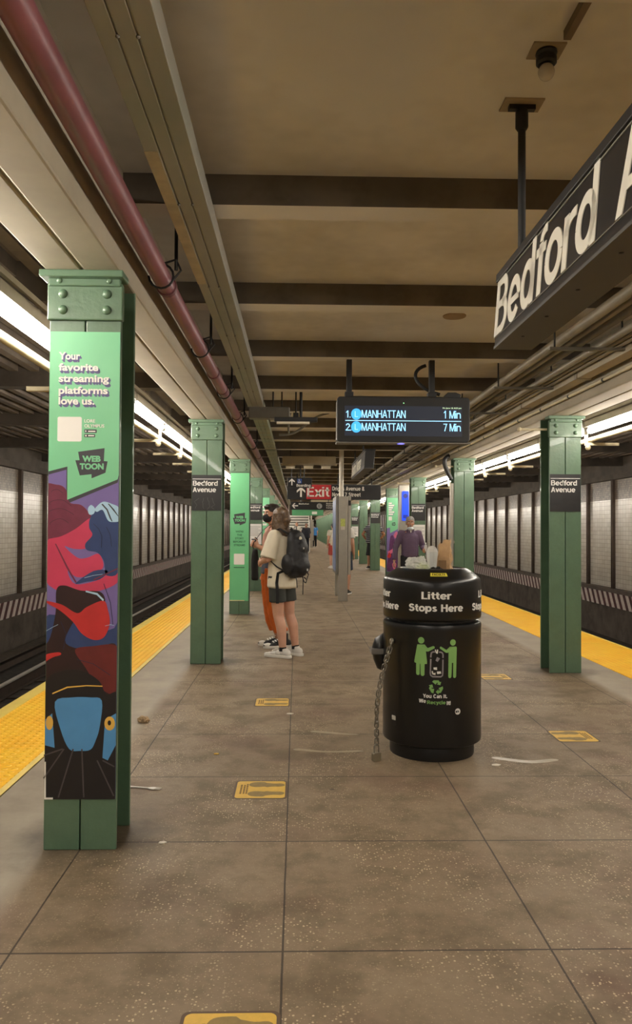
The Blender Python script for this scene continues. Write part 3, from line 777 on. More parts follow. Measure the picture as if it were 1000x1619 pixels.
# ------------------------------------------------------------------ fluorescent tubes along the platform edges
TUBEM = glow('tube_light', '#fff6ea', TUBE)
HOUSE = mat('lamp_housing_metal', '#8f897b', .5, metal=.3)
def make_tube(side, s):
    r = thing('fluorescent_light', 'x', 'light')
    MB().tube([(0, -.70, 0), (0, .70, 0)], .034, 10).build('tube', TUBEM, r, smooth=True)
    MB().box(-.05, .05, -.74, .74, .038, .10).box(-.02, .02, -.72, -.70, -.03, .05).box(-.02, .02, .70, .72, -.03, .05).build('housing', HOUSE, r)
    return r
for side, x, s in (('left', -1.44, -1), ('right', 3.13, 1)):
    src = make_tube(side, s)
    src['label'] = 'white fluorescent tube in the long row along the %s track' % side
    src['group'] = 'tube lights along the %s track' % side
    y = 8.20 - 1.545 * 12; first = True
    while y < 104:
        o = src if first else copy_tree(src)
        first = False
        o.location = (x, y + .77, 2.49); y += 1.545
    r = thing('light_conduit', 'cream conduit pipe running beside the %s row of tubes' % side, 'conduit', (x + s * .115, 0, 2.425))
    MB().tube([(0, Y0, 0), (0, Y1, 0)], .028, 10).build('pipe', CREAM, r, smooth=True)
    # brackets that carry the row
    b = thing('lamp_bracket', 'pale bracket arm holding the %s row of tubes' % side, 'bracket', group='brackets of the %s tube row' % side)
    MB().box(min(0, s * .36), max(0, s * .36), -.02, .02, .0, .03).box(-.012, .012, -.02, .02, 0, .22).build('arm', CREAM, b)
    MB().ball((s * .02, 0, -.02), .032, 10, 6).build('clamp', CREAM, b, smooth=True)
    y = 8.20 - 1.545 * 5; first = True
    while y < 60:
        o = b if first else copy_tree(b); first = False
        o.location = (x + s * .06, y + .2, 2.36); y += 1.545
    # shallow steel tray the tubes hang from
    o = MB().box(-.012, .012, Y0, Y1, 0, .03).box(s * .12 - .012, s * .12 + .012, Y0, Y1, 0, .03).build('light_rail', HOUSE, None, loc=(x - s * .06, 0, 2.60))
    tag(o, 'thin steel rails carrying the %s row of tubes' % side, 'rail')

# ------------------------------------------------------------------ under the ceiling, left side
rp = thing('sprinkler_pipe', 'dull red pipe running along the left girder', 'pipe', (-.695, 0, 2.70))
MB().tube([(0, Y0, 0), (0, 60, 0)], .047, 20).build('pipe', RED, rp, smooth=True)
COUP = mat('dark_red_coupling', '#5f2f34', .5, var=.15)
c0 = None
for y in (4.05, 6.3, 7.05, 8.7, 10.3, 12.0, 13.6, 15.2, 17, 19):
    if c0 is None: c0 = o = MB().lathe([(.05, -.02), (.054, -.018), (.054, .018), (.05, .02)], 20).move(Matrix.Rotation(math.pi / 2, 4, 'X')).build('coupling', COUP, rp, smooth=True)
    else: o = c0.copy(); COL.objects.link(o)
    o.location = (0, y, 0)
def pipe_hanger(y, label):
    r = thing('pipe_hanger', label, 'hanger', (-.695, y, 2.70))
    MB().tube([(.075, 0, .03), (.075, 0, .345)], .009, 8).build('rod', BLACKM, r)
    MB().tube([(.062 * math.cos(a), 0, .062 * math.sin(a)) for a in (t * math.pi / 8 for t in range(-8, 5))], .006, 8).tube([(0, 0, .06), (.075, 0, .085), (.10, 0, .03), (.06, 0, -.02)], .006, 8).build('clamp', BLACKM, r)
pipe_hanger(3.88, 'black hanger rod and clamp on the red pipe, nearest the camera')
pipe_hanger(5.45, 'black hanger rod on the red pipe, second from the camera')
for y in (7.2, 8.9, 11.8): pipe_hanger(y, 'black hanger rod farther along the red pipe') ; 
for o in [o for o in bpy.data.objects if o.get('label') == 'black hanger rod farther along the red pipe']: o['group'] = 'hangers farther along the red pipe'

RACE = mat('grey_green_raceway', '#8e8c82', .5, var=.12, scale=1.6, dirt='#75806f', dirt_amt=.7)
RACE2 = mat('peeling_raceway', '#7f8a76', .5, var=.2, scale=4, dirt='#b29a6a', dirt_amt=.7)
def raceway(y0, y1, label, m):
    r = thing('cable_raceway', label, 'raceway', (-.47, y0, 2.78)); L = y1 - y0
    b = MB()
    for a, c in ((-.087, -.034), (-.030, .022), (.027, .087)): b.box(a, c, 0, L, 0, .02)
    b.box(-.084, .084, .004, L - .004, .006, .10)
    b.build('trough', m, r, bevel=.003)
    MB().box(-.09, .09, L - .012, L, -.004, .11).build('end_cap', m, r)
    n0 = None
    yy = .6
    while yy < L - .3 and yy < 14:
        for x in (-.032, .0245):
            if n0 is None: n0 = o = MB().ball((0, 0, 0), (.007, .007, .005), 8, 6).build('screw', GREY, r)
            else: o = n0.copy(); COL.objects.link(o)
            o.location = (x, yy, -.001)
        yy += 1.1
raceway(-4, 8.56, 'long grey green cable raceway under the ceiling, nearest the camera', RACE)
raceway(8.80, 13.2, 'peeling cable raceway beyond the grey junction duct', RACE2)
raceway(13.4, 24, 'cable raceway farther off, left of the row of three small lamps', RACE2)
raceway(24.2, 44, 'farthest cable raceway above the waiting couple', RACE)
pp1 = tag(MB().box(-.028, .020, 0, 1.5, -.0012, .0005).build('paint_patch', mat('tan_paint_patch', '#a99b7e', .5, var=.2, scale=9), bpy.data.objects['cable_raceway'], loc=(-.060, 6.75, -.0005)), 'bare tan patch in the paint')
rod = None
for k in range(10):
    if rod is None: rod = o = tag(MB().tube([(0, 0, 0), (0, 0, .16)], .008, 8).build('raceway_hanger', BLACKM), 'short dark rod hanging the raceway from the ceiling', 'hanger', 'rods above the cable raceway')
    else: o = rod.copy(); COL.objects.link(o)
    o.location = (-.47, 4.2 + 1.545 * k, 2.885)
jd = thing('junction_duct', 'grey cross duct branching from the raceway toward the black lamp', 'duct', (-.33, 8.68, 2.66))
MB().box(-.22, .24, -.07, .07, 0, .13).build('duct_body', GREY, jd, bevel=.012)
MB().box(.02, .26, -.08, .08, -.02, 0).build('flange', mat('pale_flange', '#a9a394', .5), jd)
for x in (.05, .15): MB().tube([(x, 0, .12), (x, 0, .38)], .008, 8).build('hanger_rod', BLACKM, jd)
hl = thing('hanging_light', 'dark slim lamp hanging crosswise left of the arrival screen', 'lamp', (-.02, 8.4, 2.57))
MB().box(-.235, .235, -.05, .05, .022, .07).build('housing', BLACKM, hl, bevel=.008)
MB().box(-.21, .15, -.03, .03, 0, .024).build('diffuser', mat('pale_diffuser', '#d8cfb8', .4), hl)
MB().tube([(0, 0, .06), (0, 0, .47)], .009, 8).tube([(.055, 0, .06), (.055, 0, .47)], .016, 8).build('hanger_rod', BLACKM, hl)
MB().box(-.03, .03, -.03, .03, .06, .12).build('rod_socket', BLACKM, hl)
# curved conduits behind it
cc = thing('curved_conduit', 'two bent grey conduits under the ceiling behind the hanging lamp', 'conduit', (0, 0, 0))
def bez(p, n=14):
    p = [Vector(q) for q in p]; out = []
    for i in range(n + 1):
        t = i / n; out.append(p[0] * (1 - t) ** 3 + 3 * p[1] * t * (1 - t) ** 2 + 3 * p[2] * t * t * (1 - t) + p[3] * t ** 3)
    return out
MB().tube(bez([(.42, 10.3, 2.98), (.05, 10.3, 2.90), (.1, 10.3, 2.66), (-.25, 10.3, 2.68)]), .016, 8).build('conduit', GREY, cc, smooth=True)
MB().tube(bez([(-.06, 10.3, 3.03), (-.14, 10.3, 2.95), (-.12, 10.3, 2.8), (-.12, 10.3, 2.68)]), .016, 8).build('conduit', GREY, cc, smooth=True)
# beige housing with three small lamps
hb = thing('ceiling_box', 'long beige box hanging from the ceiling above the exit signs', 'box', (.22, 15.3, 2.68))
MB().box(-.52, .54, -.12, .12, 0, .17).box(-.55, .57, -.14, .14, 0, .02).build('box_body', mat('beige_box_paint', '#b3a68c', .6, var=.06), hb, bevel=.008)
for x in (-.36, .36): MB().tube([(x, -.05, .16), (x, -.05, .36)], .010, 8).build('hanger_rod', BLACKM, hb)
l0 = None
for i, x in enumerate((-.36, .0, .35)):
    if l0 is None:
        l0 = o = thing('emergency_lamp', 'small white lamp under the beige box, leftmost of three', 'lamp', (0, 0, 0))
        MB().box(-.09, .09, -.06, .06, -.05, 0).build('lens', mat('warm_white_lens', '#e6dcc4', .35, var=.03), o, bevel=.012)
        MB().box(-.10, .10, -.065, .065, 0, .018).build('base', mat('beige_box_paint', '#b3a68c'), o)
    else:
        o = copy_tree(l0); o['label'] = 'small white lamp under the beige box, ' + ('middle', 'rightmost')[i - 1] + ' of three'
    o.location = (.22 + x, 15.28, 2.66)

# ------------------------------------------------------------------ under the ceiling, right side: conduits along the girder
for i, (x, z, r, m, lab) in enumerate((
        (1.90, 2.80, .036, GALV, 'grey conduit pipe farthest from the right girder'),
        (1.99, 2.80, .020, GALV, 'thin grey conduit second in the right ceiling bundle'),
        (2.10, 2.82, .030, GREY, 'dark conduit in the middle of the right ceiling bundle'),
        (2.20, 2.77, .028, GALV, 'grey conduit just left of the thinnest pair'),
        (2.265, 2.765, .018, GALV, 'thin conduit between the grey pipe and the flat duct'),
        (2.31, 2.755, .018, GALV, 'thin conduit lying against the flat duct'))):
    o = MB().tube([(0, Y0, 0), (0, 70, 0)], r, 12).build('ceiling_conduit', m, None, smooth=True, loc=(x, 0, z))
    tag(o, lab, 'conduit')
fd = thing('flat_duct', 'flat pale cable duct running along the right girder', 'duct', (2.40, 0, 2.70))
MB().box(-.055, .06, Y0, 70, 0, .11).build('duct_body', mat('pale_duct', '#a49a84', .5, var=.12, scale=2, dirt='#7d7462', dirt_amt=.5), fd, bevel=.006)
k0 = None
for k in range(14):
    if k0 is None: k0 = o = MB().box(-.062, .066, -.03, .03, -.006, .112).build('joint_clip', GALV, fd)
    else: o = k0.copy(); COL.objects.link(o)
    o.location = (0, 3.2 + 1.6 * k, 0)
tc = thing('thin_conduit', 'thin shiny conduit fixed to the inner face of the right girder', 'conduit', (2.497, 0, 2.655))
MB().tube([(0, Y0, 0), (0, 70, 0)], .014, 10).build('pipe', CREAM, tc, smooth=True)
k0 = None
for k in range(24):
    if k0 is None: k0 = o = MB().ball((0, 0, 0), (.018, .03, .018), 10, 6).build('coupling', BLACKM, tc)
    else: o = k0.copy(); COL.objects.link(o)
    o.location = (0, 3.0 + .8 * k, 0)
t0 = None
for k in range(12):
    if t0 is None:
        t0 = o = thing('trapeze_hanger', 'steel cross strut carrying the right bundle of conduits', 'hanger', group='conduit hangers on the right')
        MB().box(1.80, 2.36, -.02, .02, 2.715, 2.735).build('strut', GREY, o)
        for x in (1.84, 2.33): MB().tube([(x, 0, 2.73), (x, 0, 3.04)], .007, 8).build('hanger_rod', BLACKM, o)
    else: o = copy_tree(t0)
    o.location = (0, 3.9 + 1.545 * k, 0)
# short arms off the right column heads, a drooping cable and a standing conduit
for i, lab in ((2, 'short pale pipe stub left of the nearest right column head'), (3, 'short pale pipe stub left of the plain column head behind the bin'), (4, 'short pale pipe stub above the head of the man in purple')):
    r = thing('pipe_stub', lab, 'pipe', (CR - .17, RY[i] + .05, 2.44))
    MB().tube([(0, 0, 0), (-.27, 0, 0)], .012, 10).build('pipe', CREAM, r, smooth=True)
    MB().ball((-.28, 0, 0), (.022, .024, .024), 10, 8).build('end_cap', CREAM, r, smooth=True)
dc = MB().tube(bez([(2.44, 12.25, 2.60), (2.30, 12.25, 2.56), (2.36, 12.25, 2.42), (2.47, 12.25, 2.22)]), .035, 10).build('drooping_cable', BLACKM, None, smooth=True)
tag(dc, 'thick black cable curving down beside the plain right column', 'cable')
sp = thing('standing_conduit', 'pale steel conduit standing against the plain right column', 'conduit', (2.475, 12.25, 0))
MB().tube([(0, 0, 0), (0, 0, 2.16)], .032, 12).build('pipe', STEEL, sp, smooth=True)
MB().box(-.01, .05, .02, .06, 1.2, 1.24).build('clip', STEEL, sp)

# ------------------------------------------------------------------ ceiling plates and lamp
bl = thing('bulb_lamp', 'unlit bulb in a dark ceiling socket near the top right', 'lamp', (.828, 2.53, 3.04))
MB().box(-.055, .055, -.045, .045, -.006, 0).build('plate', mat('plate_paint', '#9c8c70', .6), bl)
MB().lathe([(.034, -.006), (.036, -.014), (.030, -.022), (.034, -.028), (.034, -.046), (.028, -.052)], 24).build('socket', BLACKM, bl, smooth=True)
MB().ball((0, 0, -.075), (.027, .027, .029), 20, 14).build('bulb', mat('frosted_bulb', '#c9c2b2', .25, var=.03), bl, smooth=True)
cp = tag(MB().lathe([(.001, -.012), (.06, -.012), (.085, -.008), (.088, 0)], 32).build('ceiling_cover', mat('cover_plate_paint', '#97805f', .6), None, smooth=True, loc=(1.18, 5.75, 3.04)), 'round cover plate on the ceiling left of the big hanging sign', 'cover plate')
cb = tag(MB().box(-.012, .012, -.12, .10, -.03, 0).build('ceiling_bracket', mat('brown_bracket', '#6e5c45', .6), None, loc=(.863, 2.33, 3.04)), 'small brown bracket on the ceiling above the unlit bulb', 'bracket')

# ------------------------------------------------------------------ hanging station-name signs
def name_sign(y0, y1, xs, z0, label, posts):
    """the lettered side looks towards -x; it leans back a few degrees"""
    r = thing('hanging_sign', label, 'sign', (xs, y1, z0))
    L = y1 - y0; H = .305; 
    def sh(mb): mb.v = [(x + z * .075, y, z) for x, y, z in mb.v]; return mb
    sh(MB().box(0, .155, -L, 0, 0, H)).build('case', BLACK, r, bevel=.004)
    sh(MB().box(-.012, .165, -L - .01, .01, H - .032, H + .004)).build('top_rail', BLACKM, r, bevel=.003)
    sh(MB().box(-.004, .02, -L, 0, H - .040, H - .034).box(-.004, .01, -L, 0, .036, .039)).build('trim_line', mat('dull_trim_metal', '#8f8c82', .4, metal=.3), r)
    sh(MB().box(-.002, .157, -L - .002, .002, -.006, .006)).build('bottom_plate', mat('grey_bottom_plate', '#4b4a48', .5, var=.05), r)
    k = min(1, (L - .03) / 2.2)
    for t_, u, wd in (('Bedford', 0, 1.075), ('Avenue', 1.215, .97)):
        v, f = sign_letters(t_, .232, u, 0, width=wd, w=.165, depth=.003); wm = MB().add(v, f)
        wm.v = [(y - .0015, -x * k, z + .042) for x, y, z in wm.v]    # x along the sign -> -y, front -> -x
        sh(wm).build('lettering', mat('cream_lettering', '#e6e2d3', .45, var=.02), r)
    for i, yy in enumerate((-.22, -.5, -.8, -1.12)):
        MB().lathe([(.001, -.009), (.006, -.008), (.008, -.005)], 10, (.055, 0)).build('bolt', BLACKM, r, loc=(0, yy, 0))
    for yy in posts:
        p = MB().tube([(.03, 0, H - .01), (.03, 0, 3.04 - z0 - .02)], .0145, 14).build('hanger_post', BLACKM, r, loc=(0, yy - y1, 0), smooth=True)
        MB().lathe([(.018, -.10), (.024, -.09), (.024, -.03), (.018, -.02)], 16, (.03, 0)).build('collar', BLACKM, p, loc=(0, 0, 3.04 - z0), smooth=True)
        MB().box(-.045, .105, -.045, .045, -.006, 0).build('ceiling_plate', mat('plate_paint', '#9c8c70', .6), p, loc=(0, 0, 3.04 - z0))
        MB().box(-.02, .08, -.012, .012, -.024, -.006).build('bolt_bar', BLACKM, p, loc=(0, 0, 3.04 - z0))
name_sign(.85, 3.15, .812, 2.180, 'big black hanging sign with large cream letters, nearest at top right', (2.86, 1.2))
name_sign(12.3, 15.2, 1.07, 2.40, 'small distant black hanging sign behind the arrival screen', (14.6, 12.8))

# ------------------------------------------------------------------ arrival screen
cl = thing('arrival_screen', 'black arrivals screen with glowing blue lettering hanging over the platform', 'screen', (.914, 6.60, 2.177)); cl.scale = (.978, .978, .978)
mb = MB().prism(rrect(-.588, .588, 0, .40, .03), 0, .16)
mb.build('case', BLACKM, cl, bevel=.006)
MB().prism([(-.45, .39), (.5, .39), (.52, .43), (.47, .45), (.40, .45), (.36, .41), (-.45, .41)], .03, .13).build('top_cover', BLACKM, cl, bevel=.005)
MB().box(-.592, .592, .01, .15, -.012, .004).build('bottom_trim', GREY, cl, bevel=.004)
MB().box(-.59, -.586, .02, .14, .02, .36).box(.586, .59, .02, .14, .02, .36).build('side_trim', GREY, cl)
scn = MB().box(-.522, .518, -.003, .01, .052, .318).build('display', glow('screen_glow', '#4a5670', .16, '#15171c'), cl)
SB = glow('screen_text', '#a9e2ff', 1.1, '#88c8ee'); SC = glow('screen_badge', '#44b0e8', .95, '#44aadd'); SG = glow('screen_green', '#9fe08a', .8)
m = MB()
for s, z in (('1.', .212), ('2.', .098)):
    v, f = sign_letters(s, .062, -.512, z, w=0.135, y=-.004); MB().add(v, f).build('row_number', SB, scn)
    v, f = sign_letters('MANHATTAN', .067, -.372, z, width=.390, w=0.135, y=-.004); MB().add(v, f).build('destination', SB, scn)
v, f = sign_letters('1 Min', .067, .508, .212, width=.155, align='R', w=0.130, y=-.004); MB().add(v, f).build('minutes', SB, scn)
v, f = sign_letters('7 Min', .067, .508, .098, width=.155, align='R', w=0.130, y=-.004); MB().add(v, f).build('minutes', SB, scn)
m.box(-.515, .51, -.0055, -.003, .184, .190)
m.build('divider_line', SB, scn)
for z in (.243, .130):
    b = MB().prism([(-.418 + .046 * math.cos(t * .2617), z + .05 * math.sin(t * .2617)) for t in range(24)], -.0055, -.003).build('line_badge', SC, scn)
    v, f = sign_letters('L', .05, -.418, z - .025, align='C', w=0.130, y=-.006); MB().add(v, f).build('badge_letter', SB, b)
v, f = letters('Fri, June 18, 8:23 pm', .011, .512, .298, width=.165, align='R', bold=.02, y=-.004); MB().add(v, f).build('date_line', SG, scn)
MB().ball((0, -.002, .345), .004, 8, 6).build('status_light', glow('green_led', '#8dffa0', 3), cl)
MB().ball((-.02, .03, -.012), (.035, .03, .006), 12, 6).build('sensor_light', glow('blue_led', '#3a4cff', 1.5), cl)
for x in (-.478, .262):
    MB().box(x - .024, x + .024, .05, .11, .39, .742).box(x - .038, x + .038, .04, .12, .39, .45).build('hanger', BLACKM, cl, bevel=.004)
MB().tube(bez([(.22, .14, .71), (.05, .14, .66), (.12, .12, .50), (.34, .1, .44)]), .016, 10).build('cable', BLACKM, cl, smooth=True)

# ------------------------------------------------------------------ direction signs
SWH = mat('sign_white', '#e8e4da', .45, var=.02); SRED = mat('sign_red', '#b3262c', .45, var=.04)
def arrow_up(cx, cz, h):
    return [(cx - .09 * h, cz - .5 * h), (cx + .09 * h, cz - .5 * h), (cx + .09 * h, cz + .2 * h), (cx + .42 * h, cz - .08 * h), (cx + .42 * h, cz + .14 * h), (cx, cz + .5 * h), (cx - .42 * h, cz + .14 * h), (cx - .42 * h, cz - .08 * h), (cx - .09 * h, cz + .2 * h)]
ex = thing('exit_sign', 'wide black and red exit sign hanging across the platform', 'sign', (1.0, 20.6, 2.20))
MB().box(-1.27, 1.25, 0, .10, 0, .405).build('case', BLACK, ex, bevel=.004)
MB().box(-1.27, 1.25, -.004, .02, .398, .405).build('trim_line', STEEL, ex)
MB().box(-.755, -.09, -.004, .002, .01, .395).build('red_panel', SRED, ex)
v, f = sign_letters('Exit', .262, -.735, .075, width=.59, w=0.190, y=-.004); MB().add(v, f).prism(arrow_up(-.90, .20, .27), -.006, -.003).build('exit_lettering', SWH, ex)
m = MB()
v, f = sign_letters('Driggs Avenue &', .105, -.06, .245, width=.86, w=0.190, y=-.001); MB().add(v, f).build('street_lettering', SWH, ex)
v, f = sign_letters('North 7 Street', .105, -.06, .085, width=.76, w=0.190, y=-.001); MB().add(v, f).build('street_lettering', SWH, ex)
for x in (-1.0, .1, 1.0): MB().tube([(x, .05, .40), (x, .05, .84)], .02, 10).build('hanger_post', BLACKM, ex)
bo = thing('boarding_sign', 'small black boarding sign with wheelchair symbol above the exit sign', 'sign', (.05, 17.0, 2.325))
MB().box(-.27, .27, 0, .08, 0, .225).build('case', BLACK, bo, bevel=.003)
MB().box(-.27, -.262, -.004, .01, .03, .20).build('side_trim', STEEL, bo)
MB().prism(arrow_up(-.17, .125, .15), -.003, 0).build('arrow', SWH, bo)
MB().box(-.05, .05, -.003, 0, .095, .195).build('symbol_panel', mat('symbol_blue', '#33508f', .45), bo)
m = MB().prism(arc(-.005, .13, .026, 60, -200, 14) + arc(-.005, .13, .018, -200, 60, 14), -.005, -.003).prism(stroke([(-.012, .175), (-.010, .145), (.014, .142), (.024, .115)], .009), -.005, -.003).prism(arc(-.012, .182, .008, 0, 330, 10), -.005, -.003)
m.build('wheelchair_symbol', SWH, bo)
v, f = sign_letters('Boarding', .06, -.07, .022, width=.315, w=0.190, y=-.001); MB().add(v, f).build('lettering', SWH, bo)
for x in (-.18, .02, .10): MB().tube([(x, .04, .22), (x, .04, .715)], .012, 8).build('hanger_rod', BLACKM, bo)
di = thing('direction_sign', 'black sign with left arrow and line letter below the exit sign', 'sign', (.64, 28.0, 2.10))
MB().box(-.88, .88, 0, .10, 0, .29).build('case', BLACK, di, bevel=.003)
m = MB().prism([(-.83 + .22 * (.5 - (b)), .145 + .22 * a) for a, b in arrow_up(0, 0, 1)], -.003, 0)
m.build('arrow', SWH, di)
v, f = sign_letters('Manhattan', .055, -.58, .19, width=.37, w=0.190, y=-.001); MB().add(v, f).build('lettering', SWH, di)
for i, s in enumerate(('Rockaway', 'Parkway', 'Canarsie')):
    v, f = sign_letters(s, .05, .42, .205 - .075 * i, width=.34, w=0.190, y=-.001); MB().add(v, f).build('lettering', SWH, di)
b = MB().prism([(.17 + .10 * math.cos(t * .2617), .14 + .10 * math.sin(t * .2617)) for t in range(24)], -.003, 0).build('line_badge', mat('badge_grey', '#9a9a97', .5), di)
v, f = sign_letters('L', .10, .17, .09, align='C', w=0.190, y=-.004); MB().add(v, f).build('badge_letter', BLACK, b)
for x in (-.5, .5): MB().tube([(x, .05, .29), (x, .05, .94)], .015, 8).build('hanger_rod', BLACKM, di)

# ------------------------------------------------------------------ kiosks, help point
def kiosk(x, y, label, pole=True, nt=True):
    r = thing('map_kiosk', label, 'kiosk', (x, y, 0))
    MB().box(-.085, .10, 0, .10, 0, 2.06).build('end_post', STEEL, r, bevel=.006)
    MB().box(-.085, .10, 1.25, 1.35, 0, 2.06).build('end_post', STEEL, r, bevel=.006)
    fr = MB().box(-.135, -.09, .01, 1.34, .52, 2.07).build('map_frame', GREY, r, bevel=.006)
    MB().box(-.139, -.133, .06, 1.29, .58, 2.0).build('map_sheet', mat('blue_map_sheet', '#4d5f95', .4, var=.5, scale=3, dirt='#b9c3cf', dirt_amt=.8), fr)
    fr2 = MB().box(.105, .16, .01, 1.34, .52, 2.07).build('map_frame', STEEL, r, bevel=.006)
    MB().box(.108, .158, .004, .012, 1.88, 1.98).build('dark_slot', BLACK, fr2)
    if pole: MB().tube([(-.03, .05, 2.05), (-.03, .05, 3.04)], .045, 12).build('pole', mat('pale_pole', '#d6cfbe', .45), r, smooth=True)
    if nt:
        s = MB().box(-.045, .045, -.003, .001, 1.46, 1.62).build('yellow_sticker', mat('yellow_green_sticker', '#b8c266', .5, var=.2, scale=30), r)
        MB().box(-.04, .04, -.0045, -.002, 1.40, 1.47).build('sticker_print', mat('pale_sticker', '#c9c2b4', .5), s)
kiosk(.90, 15.1, 'grey metal map kiosk standing edge on in the middle of the platform')
kiosk(1.08, 57, 'distant grey map kiosk by the bottom of the stairs', True, False)
hp = thing('help_point', 'tall grey pylon with a glowing blue panel right of the illustrated poster', 'help point', (2.72, 19.2, 0))
MB().box(-.17, .17, 0, .20, 0, 2.52).build('pylon', STEEL, hp, bevel=.01)
bp = MB().prism(rrect(-.095, .075, 1.63, 2.37, .03), -.03, .01).build('blue_panel', glow('help_blue', '#0a4dff', 1.0, '#1030a0'), hp)
MB().prism(arc(-.01, 2.25, .058, 0, 359, 24), -.036, -.028).build('call_button', mat('deep_blue_button', '#122a86', .4), bp)
MB().prism(rrect(-.07, .05, 1.69, 1.78, .01), -.034, -.028).build('lower_plate', mat('mid_blue_plate', '#0d34c0', .4), bp)

# ------------------------------------------------------------------ stairs far down the platform
st = thing('staircase', 'pale staircase climbing at the far left of the platform', 'stairs', (.12, 46, 0))
RIS = mat('white_riser_tile', '#e4e0d4', .4, var=.05); TRD = mat('dark_tread', '#4a453d', .7)
for i in range(14):
    s = MB().box(-.6, .6, .28 * i, 4.2, .165 * i, .165 * i + .105).build('riser', RIS, st)
    MB().box(-.6, .6, .28 * i - .02, 4.2, .165 * i + .105, .165 * i + .165).build('tread', TRD, s)
for x in (-.66, .62): MB().tube([(x, 0, .9), (x, 3.9, 3.0)], .03, 8).tube([(x, 0, 0), (x, 0, .92)], .03, 8).build('handrail', RIS, st)
fa = thing('stair_header', 'green painted beam across the ceiling above the staircase', 'beam', (.62, 45.2, 2.17))
MB().box(-.92, .92, 0, .2, 0, .34).build('beam', mat('bright_green_paint', '#4f9668', .45, var=.06), fa)
MB().box(.25, .55, -.006, .002, .08, .24).build('white_plate', SWH, fa)
MB().tube([(-.7, .1, .33), (-.7, .1, .88)], .03, 8).tube([(.7, .1, .33), (.7, .1, .88)], .03, 8).build('hanger_post', BLACKM, fa)
cs = thing('ceiling_lamp_strip', 'long warm lamp strip on the ceiling beyond the direction sign', 'lamp', (1.15, 36, 2.62))
MB().box(-.5, .55, 0, .3, 0, .14).build('housing', mat('beige_box_paint', '#b3a68c'), cs, bevel=.01)
MB().tube([(0, .15, .13), (0, .15, .42)], .02, 8).build('hanger_rod', BLACKM, cs)
# ------------------------------------------------------------------ litter bin
BINK = mat('black_bin_plastic', '#131313', .30, var=.12, scale=12, bump=.03, bscale=9, spec=.5)
BX, BY = .879, 4.99
bn = thing('litter_bin', 'big round black litter bin standing in the middle of the platform', 'litter bin', (BX, BY, 0))
R = .314
MB().lathe([(.24, 0), (.268, .0), (.270, .012), (.270, .10), (.26, .12)], 72).build('base', mat('black_bin_base', '#0d0d0d', .4, var=.1), bn, smooth=True)
MB().lathe([(.262, .10), (.300, .088), (.312, .096), (.315, .11), (R, .30), (R, .80), (.316, .822), (.312, .838), (.298, .846), (.28, .846)], 72).build('body', BINK, bn, smooth=True)
MB().lathe([(.275, .835), (.275, .875)], 72).build('groove', mat('black_bin_base', '#0d0d0d'), bn, smooth=True)
MB().lathe([(.20, .862), (.300, .862), (.312, .868), (.315, .88), (R, 1.06), (.314, 1.095), (.309, 1.112), (.298, 1.124), (.285, 1.135), (.262, 1.152), (.238, 1.168), (.222, 1.176), (.208, 1.180), (.200, 1.177), (.196, 1.165), (.196, 1.125), (.001, 1.12)], 72, caps=False).build('lid', BINK, bn, smooth=True, angle=60)
BG = mat('bin_green_print', '#7fae62', .45, var=.03); BW = mat('bin_white_print', '#e6e4dd', .45, var=.03); BGR = mat('bin_grey_print', '#8d888b', .45, var=.03)
A0 = math.atan2(0 - BX, BY) * 1.0            # the print faces the camera
def wrap(mb, a, rad=R + .0012):
    """bends x,z lettering round the bin; a is the angle from -y"""
    out = []
    for x, y, z in mb.v:
        t = a + x / R; rr = rad - y
        out.append((rr * math.sin(t), -rr * math.cos(t), z))
    mb.v = out; return mb
def dense(polys, y0=-.0004, y1=.0008):
    mb = MB()
    for p in polys: mb.prism(p, y0, y1)
    return mb
body = [o for o in bn.children if o.name.startswith('body')][0]; lid = [o for o in bn.children if o.name.startswith('lid')][0]
AC = math.radians(-5)
mb = MB()
for da in (0, math.radians(-77), math.radians(78), math.radians(144), math.radians(-144)):
    for s, z, w in (('Litter', 1.0, .180), ('Stops Here', .925, .345)):
        q = MB(); v, f = sign_letters(s, .045, 0, z, width=w, align='C', w=.21); q.add(v, f); wrap(q, AC + da); mb.add(q.v, q.f)
mb.build('lettering', BW, lid)
def gp(px, py):                              # pixel on the print crop -> x,z on the bin face
    return ((px - 420) * .000465, .770 - (py - 240) * .000472)
def ppoly(pts): return [gp(*p) for p in pts]
def disc(px, py, r): return [gp(px + r * math.cos(t * .314), py + r * math.sin(t * .314)) for t in range(20)]
woman = [disc(223, 285, 42), ppoly([(172, 340), (270, 336), (300, 372), (312, 380), (380, 352), (398, 360), (400, 380), (316, 426), (286, 424), (302, 560), (300, 585), (270, 588), (268, 725), (255, 742), (230, 742), (218, 725), (214, 588), (206, 588), (204, 720), (192, 735), (168, 733), (158, 715), (158, 580), (133, 572), (133, 545)])]
man = [disc(645, 308, 40), ppoly([(600, 362), (690, 362), (700, 375), (692, 745), (680, 764), (658, 764), (648, 748), (648, 570), (632, 570), (624, 745), (612, 764), (590, 764), (580, 745), (584, 432), (566, 440), (545, 436), (466, 382), (468, 362), (484, 358), (555, 402)])]
wrap(dense(woman + man), AC).build('figure_print', BG, body)
fr = [ppoly(stroke([(410, 427), (380, 427), (358, 440), (352, 470), (350, 500)], 18)), ppoly(stroke([(350, 520), (344, 700), (350, 730), (375, 746), (480, 746), (502, 730), (506, 700), (508, 525)], 18)), ppoly(stroke([(508, 505), (510, 465), (500, 440), (480, 430), (455, 430)], 18)), ppoly([(430, 492), (470, 510), (440, 555), (412, 540)])]
wrap(dense(fr), AC).build('bin_outline_print', BGR, body)
